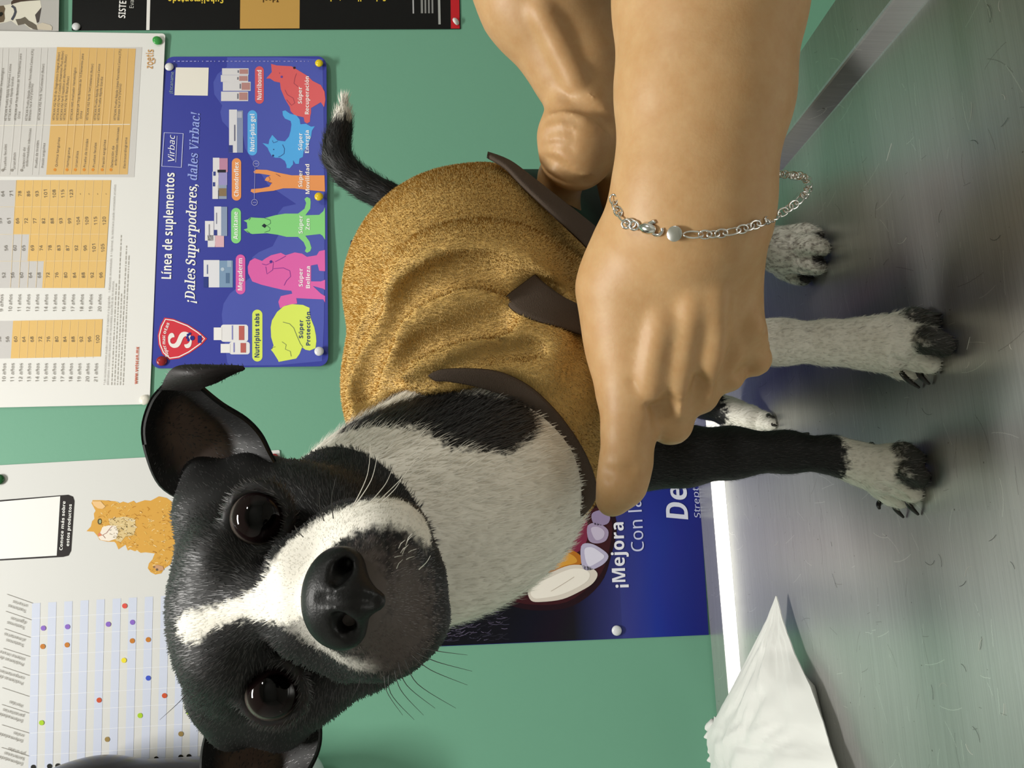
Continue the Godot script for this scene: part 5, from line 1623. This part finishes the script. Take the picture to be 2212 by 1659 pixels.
	for w in wk:
		var a := at(w[0], w[1], w[4]); var d := at(w[2], w[3], w[5])
		var m: Vector3 = (a + d) * 0.5 - CB.y * (w[6] * 0.00016) 
		var s := Soup.new()
		var line := spline([a, m, d], 6)
		var rr := []
		for i in line.size(): rr.append(lerpf(0.00020, 0.00005, i / (line.size() - 1.0)))
		tube(s, line, rr, 5)
		put("whisker", s.mesh(), pale if w[7] else dark, dog)
	# short stiff bristles under the nose
	for k in 9:
		var a := hitp(head, 850 + rng.randf() * 45, 1170 + rng.randf() * 70, 0.245)
		var s := Soup.new()
		var d := (CB.x * rng.randf_range(0.2, 1.0) - CB.y * 0.4 + CB.z * 0.6).normalized()
		tube(s, [a, a + d * 0.0025, a + d * 0.0045 - CB.y * 0.0008], [0.00018, 0.00014, 0.00005], 5)
		put("whisker", s.mesh(), pale, dog)

# ---------------------------------------------------------------- legs and paws
var claws := []
func leg_colour(p: Vector3, which: int) -> Color:
	var j := noise.get_noise_3d(p.x * 260.0, p.y * 260.0, p.z * 260.0)
	if which == 0:   # front right in the picture's lower part: black with a white foot and dark toes
		var w := clampf((marks.sock - p.y + j * 0.006) / 0.003 + 0.5, 0.0, 1.0)
		var c := BLACK.lerp(CREAM, w)
		return c.lerp(Color(0.035, 0.032, 0.030), zone(p, marks.toes0, 0.0080, 0.002, 0.0015))
	if which == 1:
		var c := CREAM.lerp(Color(0.30, 0.28, 0.25), clampf(j * 1.4 - 0.35, 0.0, 0.7))
		return c.lerp(Color(0.035, 0.032, 0.030), zone(p, marks.toes1, 0.0090, 0.002, 0.0015))
	if which == 2:
		var c := CREAM.lerp(Color(0.16, 0.12, 0.10), clampf(j * 2.2, 0.0, 0.75))
		return c.lerp(Color(0.03, 0.027, 0.025), zone(p, marks.toes2, 0.0055, 0.002, 0.0015))
	var w3 := clampf((marks.sock3 - p.y + j * 0.008) / 0.003 + 0.5, 0.0, 1.0)
	return BLACK.lerp(CREAM, w3)
func on_z(px: float, py: float, z: float) -> float:
	# distance along the sight line at which it meets the plane of that z
	var r := sight(px, py)
	return (CP.z - z) / -r.z
func zq(px: float, py: float, z: float, r: float) -> Array:
	return [px, py, on_z(px, py, z), r]
# a ball of that px radius lying on the table under this picture position
func lying(px: float, py: float, r: float, raise := 0.0) -> Array:
	var h := 0.006
	var d := 0.5
	for i in 4:
		var w := on_table(px, py, h + raise)
		d = -(CB.transposed() * (w - CP)).z
		h = r * d / FOCAL
	return [px, py, d, r]
func build_legs() -> Soup:
	var all := Soup.new()
	# --- front leg, black with a white foot
	var tips := [lying(1974, 992, 24), lying(1982, 1030, 25), lying(1970, 1066, 22), lying(1944, 1082, 18)]
	var z: float = pt(tips[1]).z - 0.020
	var qs := [zq(1290, 985, z - 0.02, 95), zq(1480, 985, z - 0.008, 62), zq(1580, 978, z - 0.004, 52), zq(1700, 976, z - 0.002, 41), zq(1800, 983, z, 37), zq(1860, 1003, z + 0.002, 41), zq(1900, 1015, z + 0.005, 45)]
	var f := field_for(qs + [zq(1960, 1030, z + 0.01, 100)], 0.0016, 0.008)
	limb(f, qs, 0.008)
	var roots := [lying(1918, 982, 24, 0.007), lying(1925, 1008, 27, 0.009), lying(1915, 1036, 26, 0.008), lying(1898, 1054, 22, 0.006)]
	var mids := [lying(1952, 980, 26, 0.003), lying(1960, 1018, 28, 0.004), lying(1948, 1054, 25, 0.003), lying(1924, 1074, 20, 0.002)]
	for k in 4:
		limb(f, [qs[6], roots[k]], 0.004)
		limb(f, [roots[k], mids[k], tips[k]], 0.0010)
	for c in [[1926, 995, 1952, 998, 1982, 1010], [1920, 1024, 1948, 1036, 1978, 1050], [1902, 1046, 1930, 1062, 1956, 1076]]: crease(f, c, 0.0015, 0.0015)
	marks.sock = at(1808, 985, qs[4][2]).y
	marks.toes0 = [pt(mids[0]), pt(tips[0]), pt(tips[1]), pt(mids[1])]
	all.append(finish_leg(f, 0))
	claw(1908, 1078, lying(1900, 1100, 5, 0.004)); claw(1930, 1080, lying(1952, 1118, 5)); claw(1960, 1074, lying(1984, 1112, 5)); claw(1986, 1028, lying(2000, 1046, 5)); claw(1974, 985, lying(1998, 990, 5))
	claw(1882, 962, zq(1904, 966, z - 0.004, 5)); claw(1736, 945, zq(1748, 936, z - 0.012, 5))
	# --- front leg, white
	tips = [lying(2002, 698, 27), lying(2034, 745, 27), lying(2008, 786, 23), lying(1966, 806, 19)]
	z = pt(tips[1]).z - 0.024
	qs = [zq(1330, 730, z - 0.03, 90), zq(1500, 735, z - 0.015, 62), zq(1690, 739, z - 0.006, 45), zq(1790, 740, z - 0.002, 44), zq(1870, 742, z + 0.002, 51), zq(1912, 742, z + 0.005, 56)]
	f = field_for(qs + [zq(2010, 740, z + 0.02, 110)], 0.0016, 0.008)
	limb(f, qs, 0.008)
	roots = [lying(1934, 702, 27, 0.009), lying(1948, 728, 32, 0.011), lying(1938, 760, 30, 0.010), lying(1914, 782, 25, 0.007)]
	mids = [lying(1976, 694, 31, 0.003), lying(2004, 734, 33, 0.004), lying(1982, 776, 28, 0.003), lying(1944, 798, 22, 0.002)]
	for k in 4:
		limb(f, [qs[5], roots[k]], 0.004)
		limb(f, [roots[k], mids[k], tips[k]], 0.0010)
	for c in [[1946, 712, 1985, 714, 2022, 720], [1944, 748, 1990, 758, 2026, 768], [1926, 774, 1954, 788, 1988, 800]]: crease(f, c, 0.0016, 0.0015)
	marks.toes1 = [pt(mids[0]), pt(tips[0]), pt(tips[1]), pt(mids[1])]
	all.append(finish_leg(f, 1))
	claw(1988, 690, lying(2034, 678, 6)); claw(2040, 742, lying(2064, 752, 6)); claw(2010, 786, lying(2024, 806, 6)); claw(1950, 804, lying(1986, 838, 6)); claw(1985, 800, lying(2008, 830, 6))
	# --- hind leg seen past the wrist
	tips = [lying(1758, 508, 19), lying(1772, 536, 21), lying(1764, 576, 20), lying(1736, 602, 16)]
	z = pt(tips[1]).z - 0.024
	qs = [zq(1330, 480, 0.25, 130), zq(1450, 470, 0.225, 85), zq(1560, 500, 0.23, 50), zq(1640, 525, z - 0.016, 38), zq(1684, 540, z, 46)]
	f = field_for(qs + [zq(1760, 550, z + 0.02, 90)], 0.0017, 0.008)
	limb(f, qs, 0.010)
	roots = [lying(1705, 510, 24, 0.009), lying(1712, 533, 27, 0.011), lying(1706, 562, 26, 0.010), lying(1692, 582, 22, 0.007)]
	mids = [lying(1738, 504, 23, 0.003), lying(1750, 531, 26, 0.004), lying(1742, 570, 24, 0.004), lying(1716, 595, 19, 0.003)]
	for k in 4:
		limb(f, [qs[4], roots[k]], 0.004)
		limb(f, [roots[k], mids[k], tips[k]], 0.0010)
	for c in [[1704, 521, 1735, 519, 1768, 521], [1710, 548, 1740, 552, 1772, 557], [1698, 574, 1722, 584, 1750, 592]]: crease(f, c, 0.0016, 0.0015)
	marks.toes2 = [pt(tips[0]), pt(tips[1]), pt(tips[2]), pt(tips[3])]
	all.append(finish_leg(f, 2))
	claw(1756, 506, lying(1772, 504, 5)); claw(1772, 540, lying(1786, 546, 5)); claw(1764, 580, lying(1776, 592, 5)); claw(1735, 604, lying(1744, 614, 5))
	# --- far hind leg
	tips = [lying(1655, 903, 14), lying(1662, 916, 15), lying(1652, 928, 13)]
	z = pt(tips[1]).z - 0.02
	qs = [zq(1330, 760, 0.28, 150), zq(1440, 800, 0.225, 80), zq(1520, 868, z - 0.022, 33), zq(1580, 892, z - 0.012, 29), zq(1618, 904, z, 29)]
	f = field_for(qs + [zq(1680, 920, z + 0.02, 50)], 0.0018, 0.008)
	limb(f, qs, 0.008)
	for k in 3: limb(f, [qs[4], lying(1632 - k * 2, 898 + 11 * k, 16, 0.004), tips[k]], 0.002)
	marks.sock3 = at(1560, 890, qs[3][2]).y
	all.append(finish_leg(f, 3))
	claw(1660, 898, lying(1674, 902, 4)); claw(1666, 914, lying(1678, 920, 4))
	# belly and haunches under the sweater, so that the body is whole
	f = field_for([[1040, 940, 0.42, 230], [1080, 640, 0.50, 290]], 0.005, 0.012)
	limb(f, [[1080, 950, 0.425, 190], [1090, 800, 0.455, 215], [1100, 640, 0.505, 225]], 0.02)
	limb(f, [[1120, 520, 0.53, 150], [1330, 480, on_z(1330, 480, 0.27), 110]], 0.02)
	var s := skin(f, 1)
	for i in s.c.size(): s.c[i] = BLACK
	all.append(s)
	return all
func finish_leg(f: Field, which: int) -> Soup:
	var paint := func(p: Vector3, _n: Vector3) -> Color: return leg_colour(p, which)
	var s := skin(f, 1, true, paint)
	var g := func(p: Vector3, n: Vector3) -> Array:
		if coat.value(p) < -0.001: return []
		var c := leg_colour(p, which)
		var lay := Vector3(0, -1, 0.15)
		lay = (lay - n * lay.dot(n)).normalized()
		return [0.0036, (lay * 0.9 + n * 0.28).normalized(), c if c.g > 0.05 else c * rng.randf_range(0.8, 2.6), 1.0]
	var h := fur(s, 520000.0, 0.00034, g)
	var o := put("leg_fur", h.mesh(), vmat(0.5, 0.45), dog)
	tag(o, "short fur of the legs", "", "", "stuff")
	return s
# a claw: from a root on the toe (picture position, at the tip's distance a little behind) to its tip
func claw(px: float, py: float, tip: Array) -> void:
	var t := pt(tip)
	var r := at(px, py, tip[2] + 0.003)
	claws.append([r, (r + t) * 0.5 + Vector3(0, 0.0022, 0.001), t])
func paws_details() -> void:
	var m := mat("211d1a", 0.32, 0.0, 0.5)
	for c in claws:
		var s := Soup.new()
		var line := spline(c, 5)
		var rr := []
		for i in line.size(): rr.append(lerpf(0.0023, 0.0007, pow(i / (line.size() - 1.0), 1.3)))
		tube(s, line, rr, 8)
		put("claw", s.mesh(), m, dog)

func build_tail() -> Soup:
	var d := 0.545
	var qs := [[870, 440, d, 30], [833, 423, d, 29], [792, 402, d, 29], [752, 374, d, 29], [728, 340, d, 28], [728, 306, d, 25], [737, 276, d, 20], [742, 250, d, 14], [742, 222, d, 5]]
	var pts := []
	var f := field_for(qs, 0.0019, 0.008)
	limb(f, qs, 0.006)
	var tip := at(740, 262, d)
	var paint := func(p: Vector3, _n: Vector3) -> Color:
		var w := clampf(((p - tip).dot(CB.x) + noise.get_noise_3d(p.x * 300, p.y * 300, p.z * 300) * 0.006) / 0.004 + 0.5, 0.0, 1.0)
		return BLACK.lerp(CREAM, w)
	var s := skin(f, 1, true, paint)
	var along := (at(742, 215, d) - at(735, 290, d)).normalized()
	var back := (at(790, 400, d) - at(833, 423, d)).normalized()
	var g := func(p: Vector3, n: Vector3) -> Array:
		var t: float = clampf((p - at(790, 400, d)).dot(CB.x) / 0.03, 0.0, 1.0)
		var c: Color = paint.call(p, n)
		return [0.0065, (back.lerp(along, t) * 0.95 + n * 0.25).normalized(), c if c.g > 0.05 else c * rng.randf_range(0.8, 2.4), 1.0]
	var h := fur(s, 480000.0, 0.00045, g)
	# the wisp at the very tip
	for k in 60:
		var p := at(742 + rng.randf_range(-6, 6), 228 + rng.randf_range(0, 14), d)
		strand(h, p, CB.z, 0.013, (CB.x * 1.0 - CB.y * rng.randf_range(-0.15, 0.1)).normalized(), 0.0006, CREAM)
	var o := put("tail_fur", h.mesh(), vmat(0.5, 0.45), dog)
	tag(o, "fur of the black tail with its white tip", "", "", "stuff")
	return s

# ---------------------------------------------------------------- the fleece sweater
const FLEECE := Color(0.66, 0.44, 0.150)
func build_sweater() -> void:
	var f := field_for([[1060, 960, 0.405, 240], [1030, 800, 0.44, 300], [1010, 630, 0.49, 300], [1280, 1100, 0.385, 60], [1200, 700, 0.39, 120]], 0.0024, 0.012)
	coat = f
	limb(f, [[1055, 960, 0.412, 220], [1038, 815, 0.440, 262], [1020, 640, 0.486, 272]], 0.02)
	blob(f, [1120, 570, 0.498, 190], 0.02)
	blob(f, [945, 868, 0.436, 178], 0.02)
	limb(f, [[1190, 1010, 0.398, 90], [1200, 830, 0.402, 125], [1200, 680, 0.425, 125]], 0.02)
	limb(f, [[1215, 1090, 0.384, 40], [1255, 1030, 0.385, 44]], 0.015)
	# folds: crests and valleys as lines on the surface
	# each: picture positions, radius, blend, shift along the normal
	var crest := [[[880, 604, 940, 572, 993, 557, 1050, 554, 1100, 560, 1150, 578], 0.0125, 0.018, -0.0068], [[772, 862, 792, 800, 830, 742, 880, 696, 957, 654, 1021, 636, 1076, 628, 1115, 626], 0.0085, 0.005, -0.0030], [[790, 895, 830, 846, 906, 798, 975, 768, 1044, 741, 1090, 723, 1131, 716, 1200, 740], 0.0090, 0.006, -0.0030], [[880, 850, 940, 826, 1010, 796, 1090, 782, 1180, 800], 0.0075, 0.008, -0.0040]]
	for c in crest:
		var sp := spline(along(f, c[0], c[3]), 3)
		f.chain(sp, _fill([c[1]], sp.size()), c[2])
	var dip := [[[766, 830, 778, 785, 800, 733, 838, 678, 883, 634, 947, 598, 993, 583, 1048, 580, 1094, 586, 1140, 606, 1190, 645], 0.0096, 0.002, -0.0020], [[782, 885, 806, 840, 845, 792, 892, 752, 957, 722, 1021, 699, 1080, 686], 0.0078, 0.002, -0.0016], [[830, 878, 880, 836, 950, 806, 1010, 776, 1090, 756, 1160, 752], 0.0046, 0.003, -0.0004], [[756, 800, 764, 752, 790, 695, 815, 655], 0.0040, 0.004, 0.0004]]
	for c in dip:
		var sp := spline(along(f, c[0], c[3]), 3)
		f.chain(sp, _fill([c[1]], sp.size()), c[2], true)
	# nothing of the sweater beyond the hem
	for d in [0.40, 0.43, 0.46, 0.49, 0.52, 0.55]:
		limb(f, [[1085, 195, d, 150], [1185, 232, d, 150], [1292, 312, d, 150], [1400, 400, d, 150]], 0.003, true)
	# the neck opening and the hem opening
	limb(f, [[640, 1230, 0.345, 214], [860, 1105, 0.374, 226], [1045, 1000, 0.404, 226]], 0.004, true)
	var tx := func(p: Vector3, _n: Vector3) -> Color:
		var g := noise.get_noise_3d(p.x * 160.0, p.y * 160.0, p.z * 160.0)
		return FLEECE * (1.0 + 0.12 * g)
	var s := skin(f, 1, false, tx)
	var root := Node3D.new()
	root.name = "sweater"
	root.set_meta("label", "tan plush fleece sweater with dark brown trim")
	dog.add_child(root)
	put("fleece", s.mesh(), vmat(0.95, 0.2), root)
	var nap := FastNoiseLite.new()
	nap.seed = 9
	nap.frequency = 1.0
	var lay0 := (at(1150, 900, 0.42) - at(900, 600, 0.44)).normalized()
	var g := func(p: Vector3, n: Vector3) -> Array:
		# pile leans down the body, ruffled strand by strand
		var q := p * 260.0
		var lay := lay0 - n * lay0.dot(n)
		var r := Vector3(rng.randf() - 0.5, rng.randf() - 0.5, rng.randf() - 0.5)
		var d := (n * 0.75 + lay * 0.40 + r * 0.9).normalized()
		var tint := 1.0 + 0.22 * nap.get_noise_3d(q.x, q.y, q.z)
		return [0.0018, d, FLEECE * tint, 1.0]
	var h := fur(s, 3000000.0, 0.00030, g, 0.3)
	var o := put("pile", h.mesh(), vmat(0.6, 0.5), root)
	tag(o, "soft tan fleece pile", "", "", "stuff")
	# brown trim
	var brown := mat("4a3f36", 0.85, 0.0, 0.3)
	var wv := NoiseTexture2D.new()
	wv.width = 256; wv.height = 256; wv.seamless = true
	var fn := FastNoiseLite.new()
	fn.noise_type = FastNoiseLite.TYPE_CELLULAR
	fn.frequency = 0.12
	wv.noise = fn
	wv.as_normal_map = true
	brown.normal_enabled = true
	brown.normal_texture = wv
	brown.normal_scale = 0.5
	brown.uv1_triplanar = true
	brown.uv1_scale = Vector3.ONE * 60.0
	trim("neck_trim", f, [[930, 808, 950, 822], [957, 800, 975, 820], [1021, 792, 1040, 838], [1080, 801, 1100, 858], [1140, 829, 1146, 892], [1186, 866, 1180, 936], [1227, 912, 1208, 980], [1262, 972, 1236, 1022], [1287, 1040, 1250, 1062], [1282, 1082, 1246, 1084], [1245, 1120, 1222, 1108], [1196, 1165, 1190, 1150]], brown, root)
	trim("hem_trim", f, [[1052, 331, 1052, 343], [1098, 343, 1091, 371], [1146, 377, 1124, 405], [1206, 423, 1176, 455], [1256, 461, 1221, 498], [1301, 498, 1264, 541], [1346, 553, 1306, 593]], brown, root, 0.0006, [0.8, 0.95, 1.1, 1.25])
	trim("sleeve_trim", f, [[1147, 600, 1086, 651], [1165, 614, 1092, 676], [1186, 631, 1108, 694], [1213, 656, 1138, 706], [1245, 672, 1180, 717], [1275, 688, 1228, 731], [1310, 705, 1290, 752]], brown, root, 0.0055)
# points on the surface under the picture positions, moved along the normal; positions that miss it are left out
func along(f: Field, a: Array, shift: float) -> Array:
	var out := []
	for k in range(0, a.size(), 2):
		var h := f.hit(CP, sight(a[k], a[k + 1]), 0.2, 0.62)
		if h != Vector3.INF: out.append(h + f.slope(h) * shift)
	return out
func _fill(a: Array, n: int) -> Array:
	var out := []
	for i in n: out.append(a[0])
	return out
# a cloth band whose two edges run along the given picture positions on the surface
func trim(called: String, f: Field, rows: Array, m: Material, parent: Node, lift := 0.0018, feel := [0.15, 0.35, 0.5]) -> void:
	var a := []; var b := []
	for r in rows:
		a.append(Vector2(r[0], r[1])); b.append(Vector2(r[2], r[3]))
	a = spline(a, 4); b = spline(b, 4)
	var mids := []; var halves := []; var outs := []
	# distance of the surface under the middle of the band, with jumps taken out
	var far := []
	for i in a.size():
		var best := 9.0
		for u in feel:
			var q: Vector2 = a[i].lerp(b[i], u)
			var p := f.hit(CP, sight(q.x, q.y), 0.2, 0.62)
			if p != Vector3.INF: best = minf(best, -(CB.transposed() * (p - CP)).z)
		far.append(best)
	for t in 6:
		for i in far.size():
			var l: float = far[maxi(i - 2, 0)]; var r: float = far[mini(i + 2, far.size() - 1)]
			var lowest := minf(l, r)
			if far[i] > lowest + 0.008: far[i] = lowest + 0.003
	for t in 24:
		var sm := far.duplicate()
		for i in range(1, far.size() - 1): sm[i] = (far[i - 1] + far[i] * 2.0 + far[i + 1]) * 0.25
		far = sm
	for i in a.size():
		var p := at(a[i].x, a[i].y, far[i]); var q := at(b[i].x, b[i].y, far[i])
		var n := f.slope((p + q) * 0.5)
		if n.dot(CB.z) < 0.25: n = (n + CB.z).normalized()
		var h := (q - p) * 0.5
		# tilt the band with the surface, keeping its edges on their sight lines
		var tilt := clampf(-h.dot(n) / maxf(n.dot(CB.z), 0.35), -0.006, 0.006)
		mids.append((p + q) * 0.5)
		halves.append(h + CB.z * tilt)
	for t in 40:
		var sh := halves.duplicate()
		for i in range(1, mids.size() - 1): sh[i] = (halves[i - 1] + halves[i] * 2.0 + halves[i + 1]) * 0.25
		halves = sh
	for i in mids.size():
		var along: Vector3 = mids[mini(i + 1, mids.size() - 1)] - mids[maxi(i - 1, 0)]
		var o: Vector3 = along.cross(halves[i]).normalized()
		if o.dot(CP - mids[i]) < 0: o = -o
		outs.append(o)
	for t in 12:
		var so := outs.duplicate()
		for i in range(1, outs.size() - 1): so[i] = (outs[i - 1] + outs[i] * 2.0 + outs[i + 1]).normalized()
		outs = so
	for i in mids.size(): mids[i] += outs[i] * lift
	var s := Soup.new()
	band(s, mids, halves, outs, 0.0016)
	put(called, s.mesh(), m, parent, "dark brown cloth trim")

# ---------------------------------------------------------------- the white plastic bag lying at the left of the table
func bag() -> void:
	var t := thing("plastic_bag", "crumpled white plastic bag lying flat on the table's left side", "bag", on_table(1700, 1560))
	# rows from the pointed corner to past the picture's edge: left edge px, right edge px, and how high each stands
	var rows := [[1675.5, 1287, 0.012, 1677, 1288, 0.012], [1655, 1340, 0.020, 1692, 1345, 0.012], [1622, 1405, 0.032, 1716, 1412, 0.011], [1580, 1488, 0.046, 1750, 1482, 0.012], [1548, 1543, 0.052, 1778, 1560, 0.013], [1533, 1570, 0.056, 1792, 1610, 0.013], [1526, 1600, 0.056, 1806, 1650, 0.014], [1534, 1640, 0.050, 1830, 1720, 0.014], [1536, 1700, 0.046, 1856, 1800, 0.012], [1545, 1790, 0.040, 1885, 1900, 0.010]]
	var fine := []
	for k in rows.size() - 1:
		for j in 6:
			var r := []
			for q in 6: r.append(lerpf(rows[k][q], rows[k + 1][q], j / 6.0))
			fine.append(r)
	fine.append(rows[rows.size() - 1])
	var s := Soup.new()
	var cols := 33
	var nz := FastNoiseLite.new()
	nz.seed = 31
	nz.frequency = 1.0
	var top := []
	var a_wide := []
	for j in fine.size():
		var r: Array = fine[j]
		var a := on_table(r[0], r[1], r[2]); var b := on_table(r[3], r[4], r[5])
		a_wide.append(a.distance_to(b))
		for i in cols:
			var u := i / (cols - 1.0)
			var p := a.lerp(b, u)
			var wide := a.distance_to(b)
			# a soft pillow, long folds running from the corner, sharp little creases
			p.y += wide * 0.10 * sin(PI * u)
			var fold := absf(nz.get_noise_2d(u * 5.0, j * 0.02)) * 0.006 + absf(nz.get_noise_2d(u * 2.0 + j * 0.03, 20.0 + j * 0.03)) * 0.012
			p.y += (fold - 0.004) * sin(PI * u) * clampf(wide / 0.05, 0.0, 1.0)
			p.y += 0.00025 * nz.get_noise_2d(u * 22.0, j * 0.4)
			if i == 0: p += Vector3(nz.get_noise_2d(j * 0.9, 5.0), 0, nz.get_noise_2d(j * 0.9, 9.0)) * 0.003 * clampf((j - 20) / 6.0, 0.0, 1.0)
			top.append(p)
	var n := fine.size()
	var base := 0
	for p in top: s.add(p, Vector3.UP)
	for j in n - 1:
		for i in cols - 1:
			var a := j * cols + i
			s.quad(a, a + cols, a + cols + 1, a + 1)
	s.smooth_normals()
	for i in s.n.size():
		if s.n[i].y < 0: s.n[i] = -s.n[i]
	var front := s.v.size()
	# the under side: drawn in a little from the edges and resting on the table
	var un := Soup.new()
	for j in n:
		for i in cols:
			var p: Vector3 = top[j * cols + i]
			var u := i / (cols - 1.0)
			var q := p
			var sink := sin(PI * u)
			q.y = lerpf(p.y - 0.0006, 0.0008, clampf(sink * 1.6, 0.0, 1.0) * clampf(a_wide[j] / 0.07 - 0.3, 0.0, 1.0))
			if on_rim(q): q.y = maxf(q.y, RIM + 0.0008)
			un.add(q, Vector3.DOWN)
	for j in n - 1:
		for i in cols - 1:
			var a := j * cols + i
			un.quad(a, a + 1, a + cols + 1, a + cols)
	un.smooth_normals()
	for i in un.n.size():
		if un.n[i].y > 0: un.n[i] = -un.n[i]
	s.append(un)
	var m := mat("e8e8e4", 0.42, 0.0, 0.4)
	m.backlight_enabled = true
	m.backlight = Color(0.35, 0.35, 0.34)
	put("film", s.mesh(), m, t)
	# the gathered end by the wall
	var g := Soup.new()
	for k in 5:
		var p := on_table(1532 + k * 2, 1572 + k * 17, 0.052 - k * 0.003)
		var e := Vector3(-0.004, 0.004, -0.010)
		var i := g.v.size()
		tube(g, [p + Vector3(0.006, -0.002, 0.012), p, p + e * (0.5 + 0.3 * sin(k * 2.1))], [0.005, 0.0042, 0.0010], 9)
	put("gathered_end", g.mesh(), m, t)
func on_rim(p: Vector3) -> bool:
	return p.z < 0.058 or p.x > 0.276

func small_things() -> void:
	# a wall-mounted gel dispenser at the left edge of the picture: black hood, pale rounded cup
	var d := thing("gel_dispenser", "black wall dispenser with pale rounded bottom at the picture's lower edge", "dispenser", on_wall(300, 1700))
	var top := on_wall(95, 1700, 0.05); var low := on_wall(470, 1700, 0.05)
	var right := on_wall(300, 1646, 0.05)
	var hw := 0.075
	var mid := Vector3(right.x - hw, (top.y + low.y) * 0.5, 0.05)
	var f := Field.new(mid - Vector3(0.11, 0.20, 0.06), mid + Vector3(0.11, 0.13, 0.07), 0.004)
	f.cap(mid + Vector3(-0.035, (top.y - low.y) * 0.5 - 0.035, 0), mid + Vector3(0.035, (top.y - low.y) * 0.5 - 0.035, 0), 0.040, 0.040, 0.01)
	f.cap(mid + Vector3(-0.035, -(top.y - low.y) * 0.5, 0), mid + Vector3(0.035, -(top.y - low.y) * 0.5, 0), 0.040, 0.040, 0.01)
	f.cap(mid + Vector3(-0.035, 0.02, 0), mid + Vector3(0.035, 0.02, 0), 0.041, 0.041, 0.03)
	for k in 7: f.cap(mid + Vector3(-0.035 + 0.07 * k / 6.0, 0.06, -0.005), mid + Vector3(-0.035 + 0.07 * k / 6.0, -0.09, -0.005), 0.040, 0.040, 0.01)
	var s := skin(f, 2)
	put("hood", s.mesh(), mat("0c0c0c", 0.2, 0.0, 0.4), d)
	var cup := on_wall(655, 1725, 0.045)
	var cs := Soup.new()
	var prof := []
	for k in 13: prof.append(Vector2(0.0405 * sin(PI * 0.5 * k / 12.0), -0.022 * cos(PI * 0.5 * k / 12.0)))
	prof.append(Vector2(0.0405, 0.03)); prof.append(Vector2(0.037, 0.05)); prof.append(Vector2(0.0, 0.052))
	lathe(cs, cup, Basis.IDENTITY, prof, 40)
	put("cup", cs.mesh(), mat("c9ced2", 0.2, 0.0, 0.5), d)
	var ns := Soup.new()
	box(ns, Vector3(mid.x, (low.y + cup.y) * 0.5, 0.02), Vector3(0.03, absf(low.y - cup.y) * 0.5 + 0.01, 0.02), 0.004)
	put("back_plate", ns.mesh(), mat("1a1a1a", 0.3), d)
	# loose dog hairs on the steel
	var h := Soup.new()
	for k in 46:
		var p := on_table(rng.randf_range(1640, 2200), rng.randf_range(20, 1640))
		if p.z < 0.066 or p.x > 0.268: continue
		var w := rng.randf_range(0, TAU)
		var pts := []
		var q := p + Vector3(0, 0.0003, 0)
		var turn := rng.randf_range(-0.35, 0.35)
		var ln := rng.randf_range(0.0006, 0.0022)
		for i in 6:
			pts.append(q)
			q += Vector3(cos(w), 0, sin(w)) * ln
			w += turn
		tube(h, pts, [0.00008], 4, lin("e8e4da") if k % 5 < 2 else lin("2a2724"))
	var o := put("loose_dog_hair", h.mesh(), vmat(0.5, 0.4), self)
	tag(o, "loose light and dark dog hairs scattered on the steel table", "hair", "", "stuff")
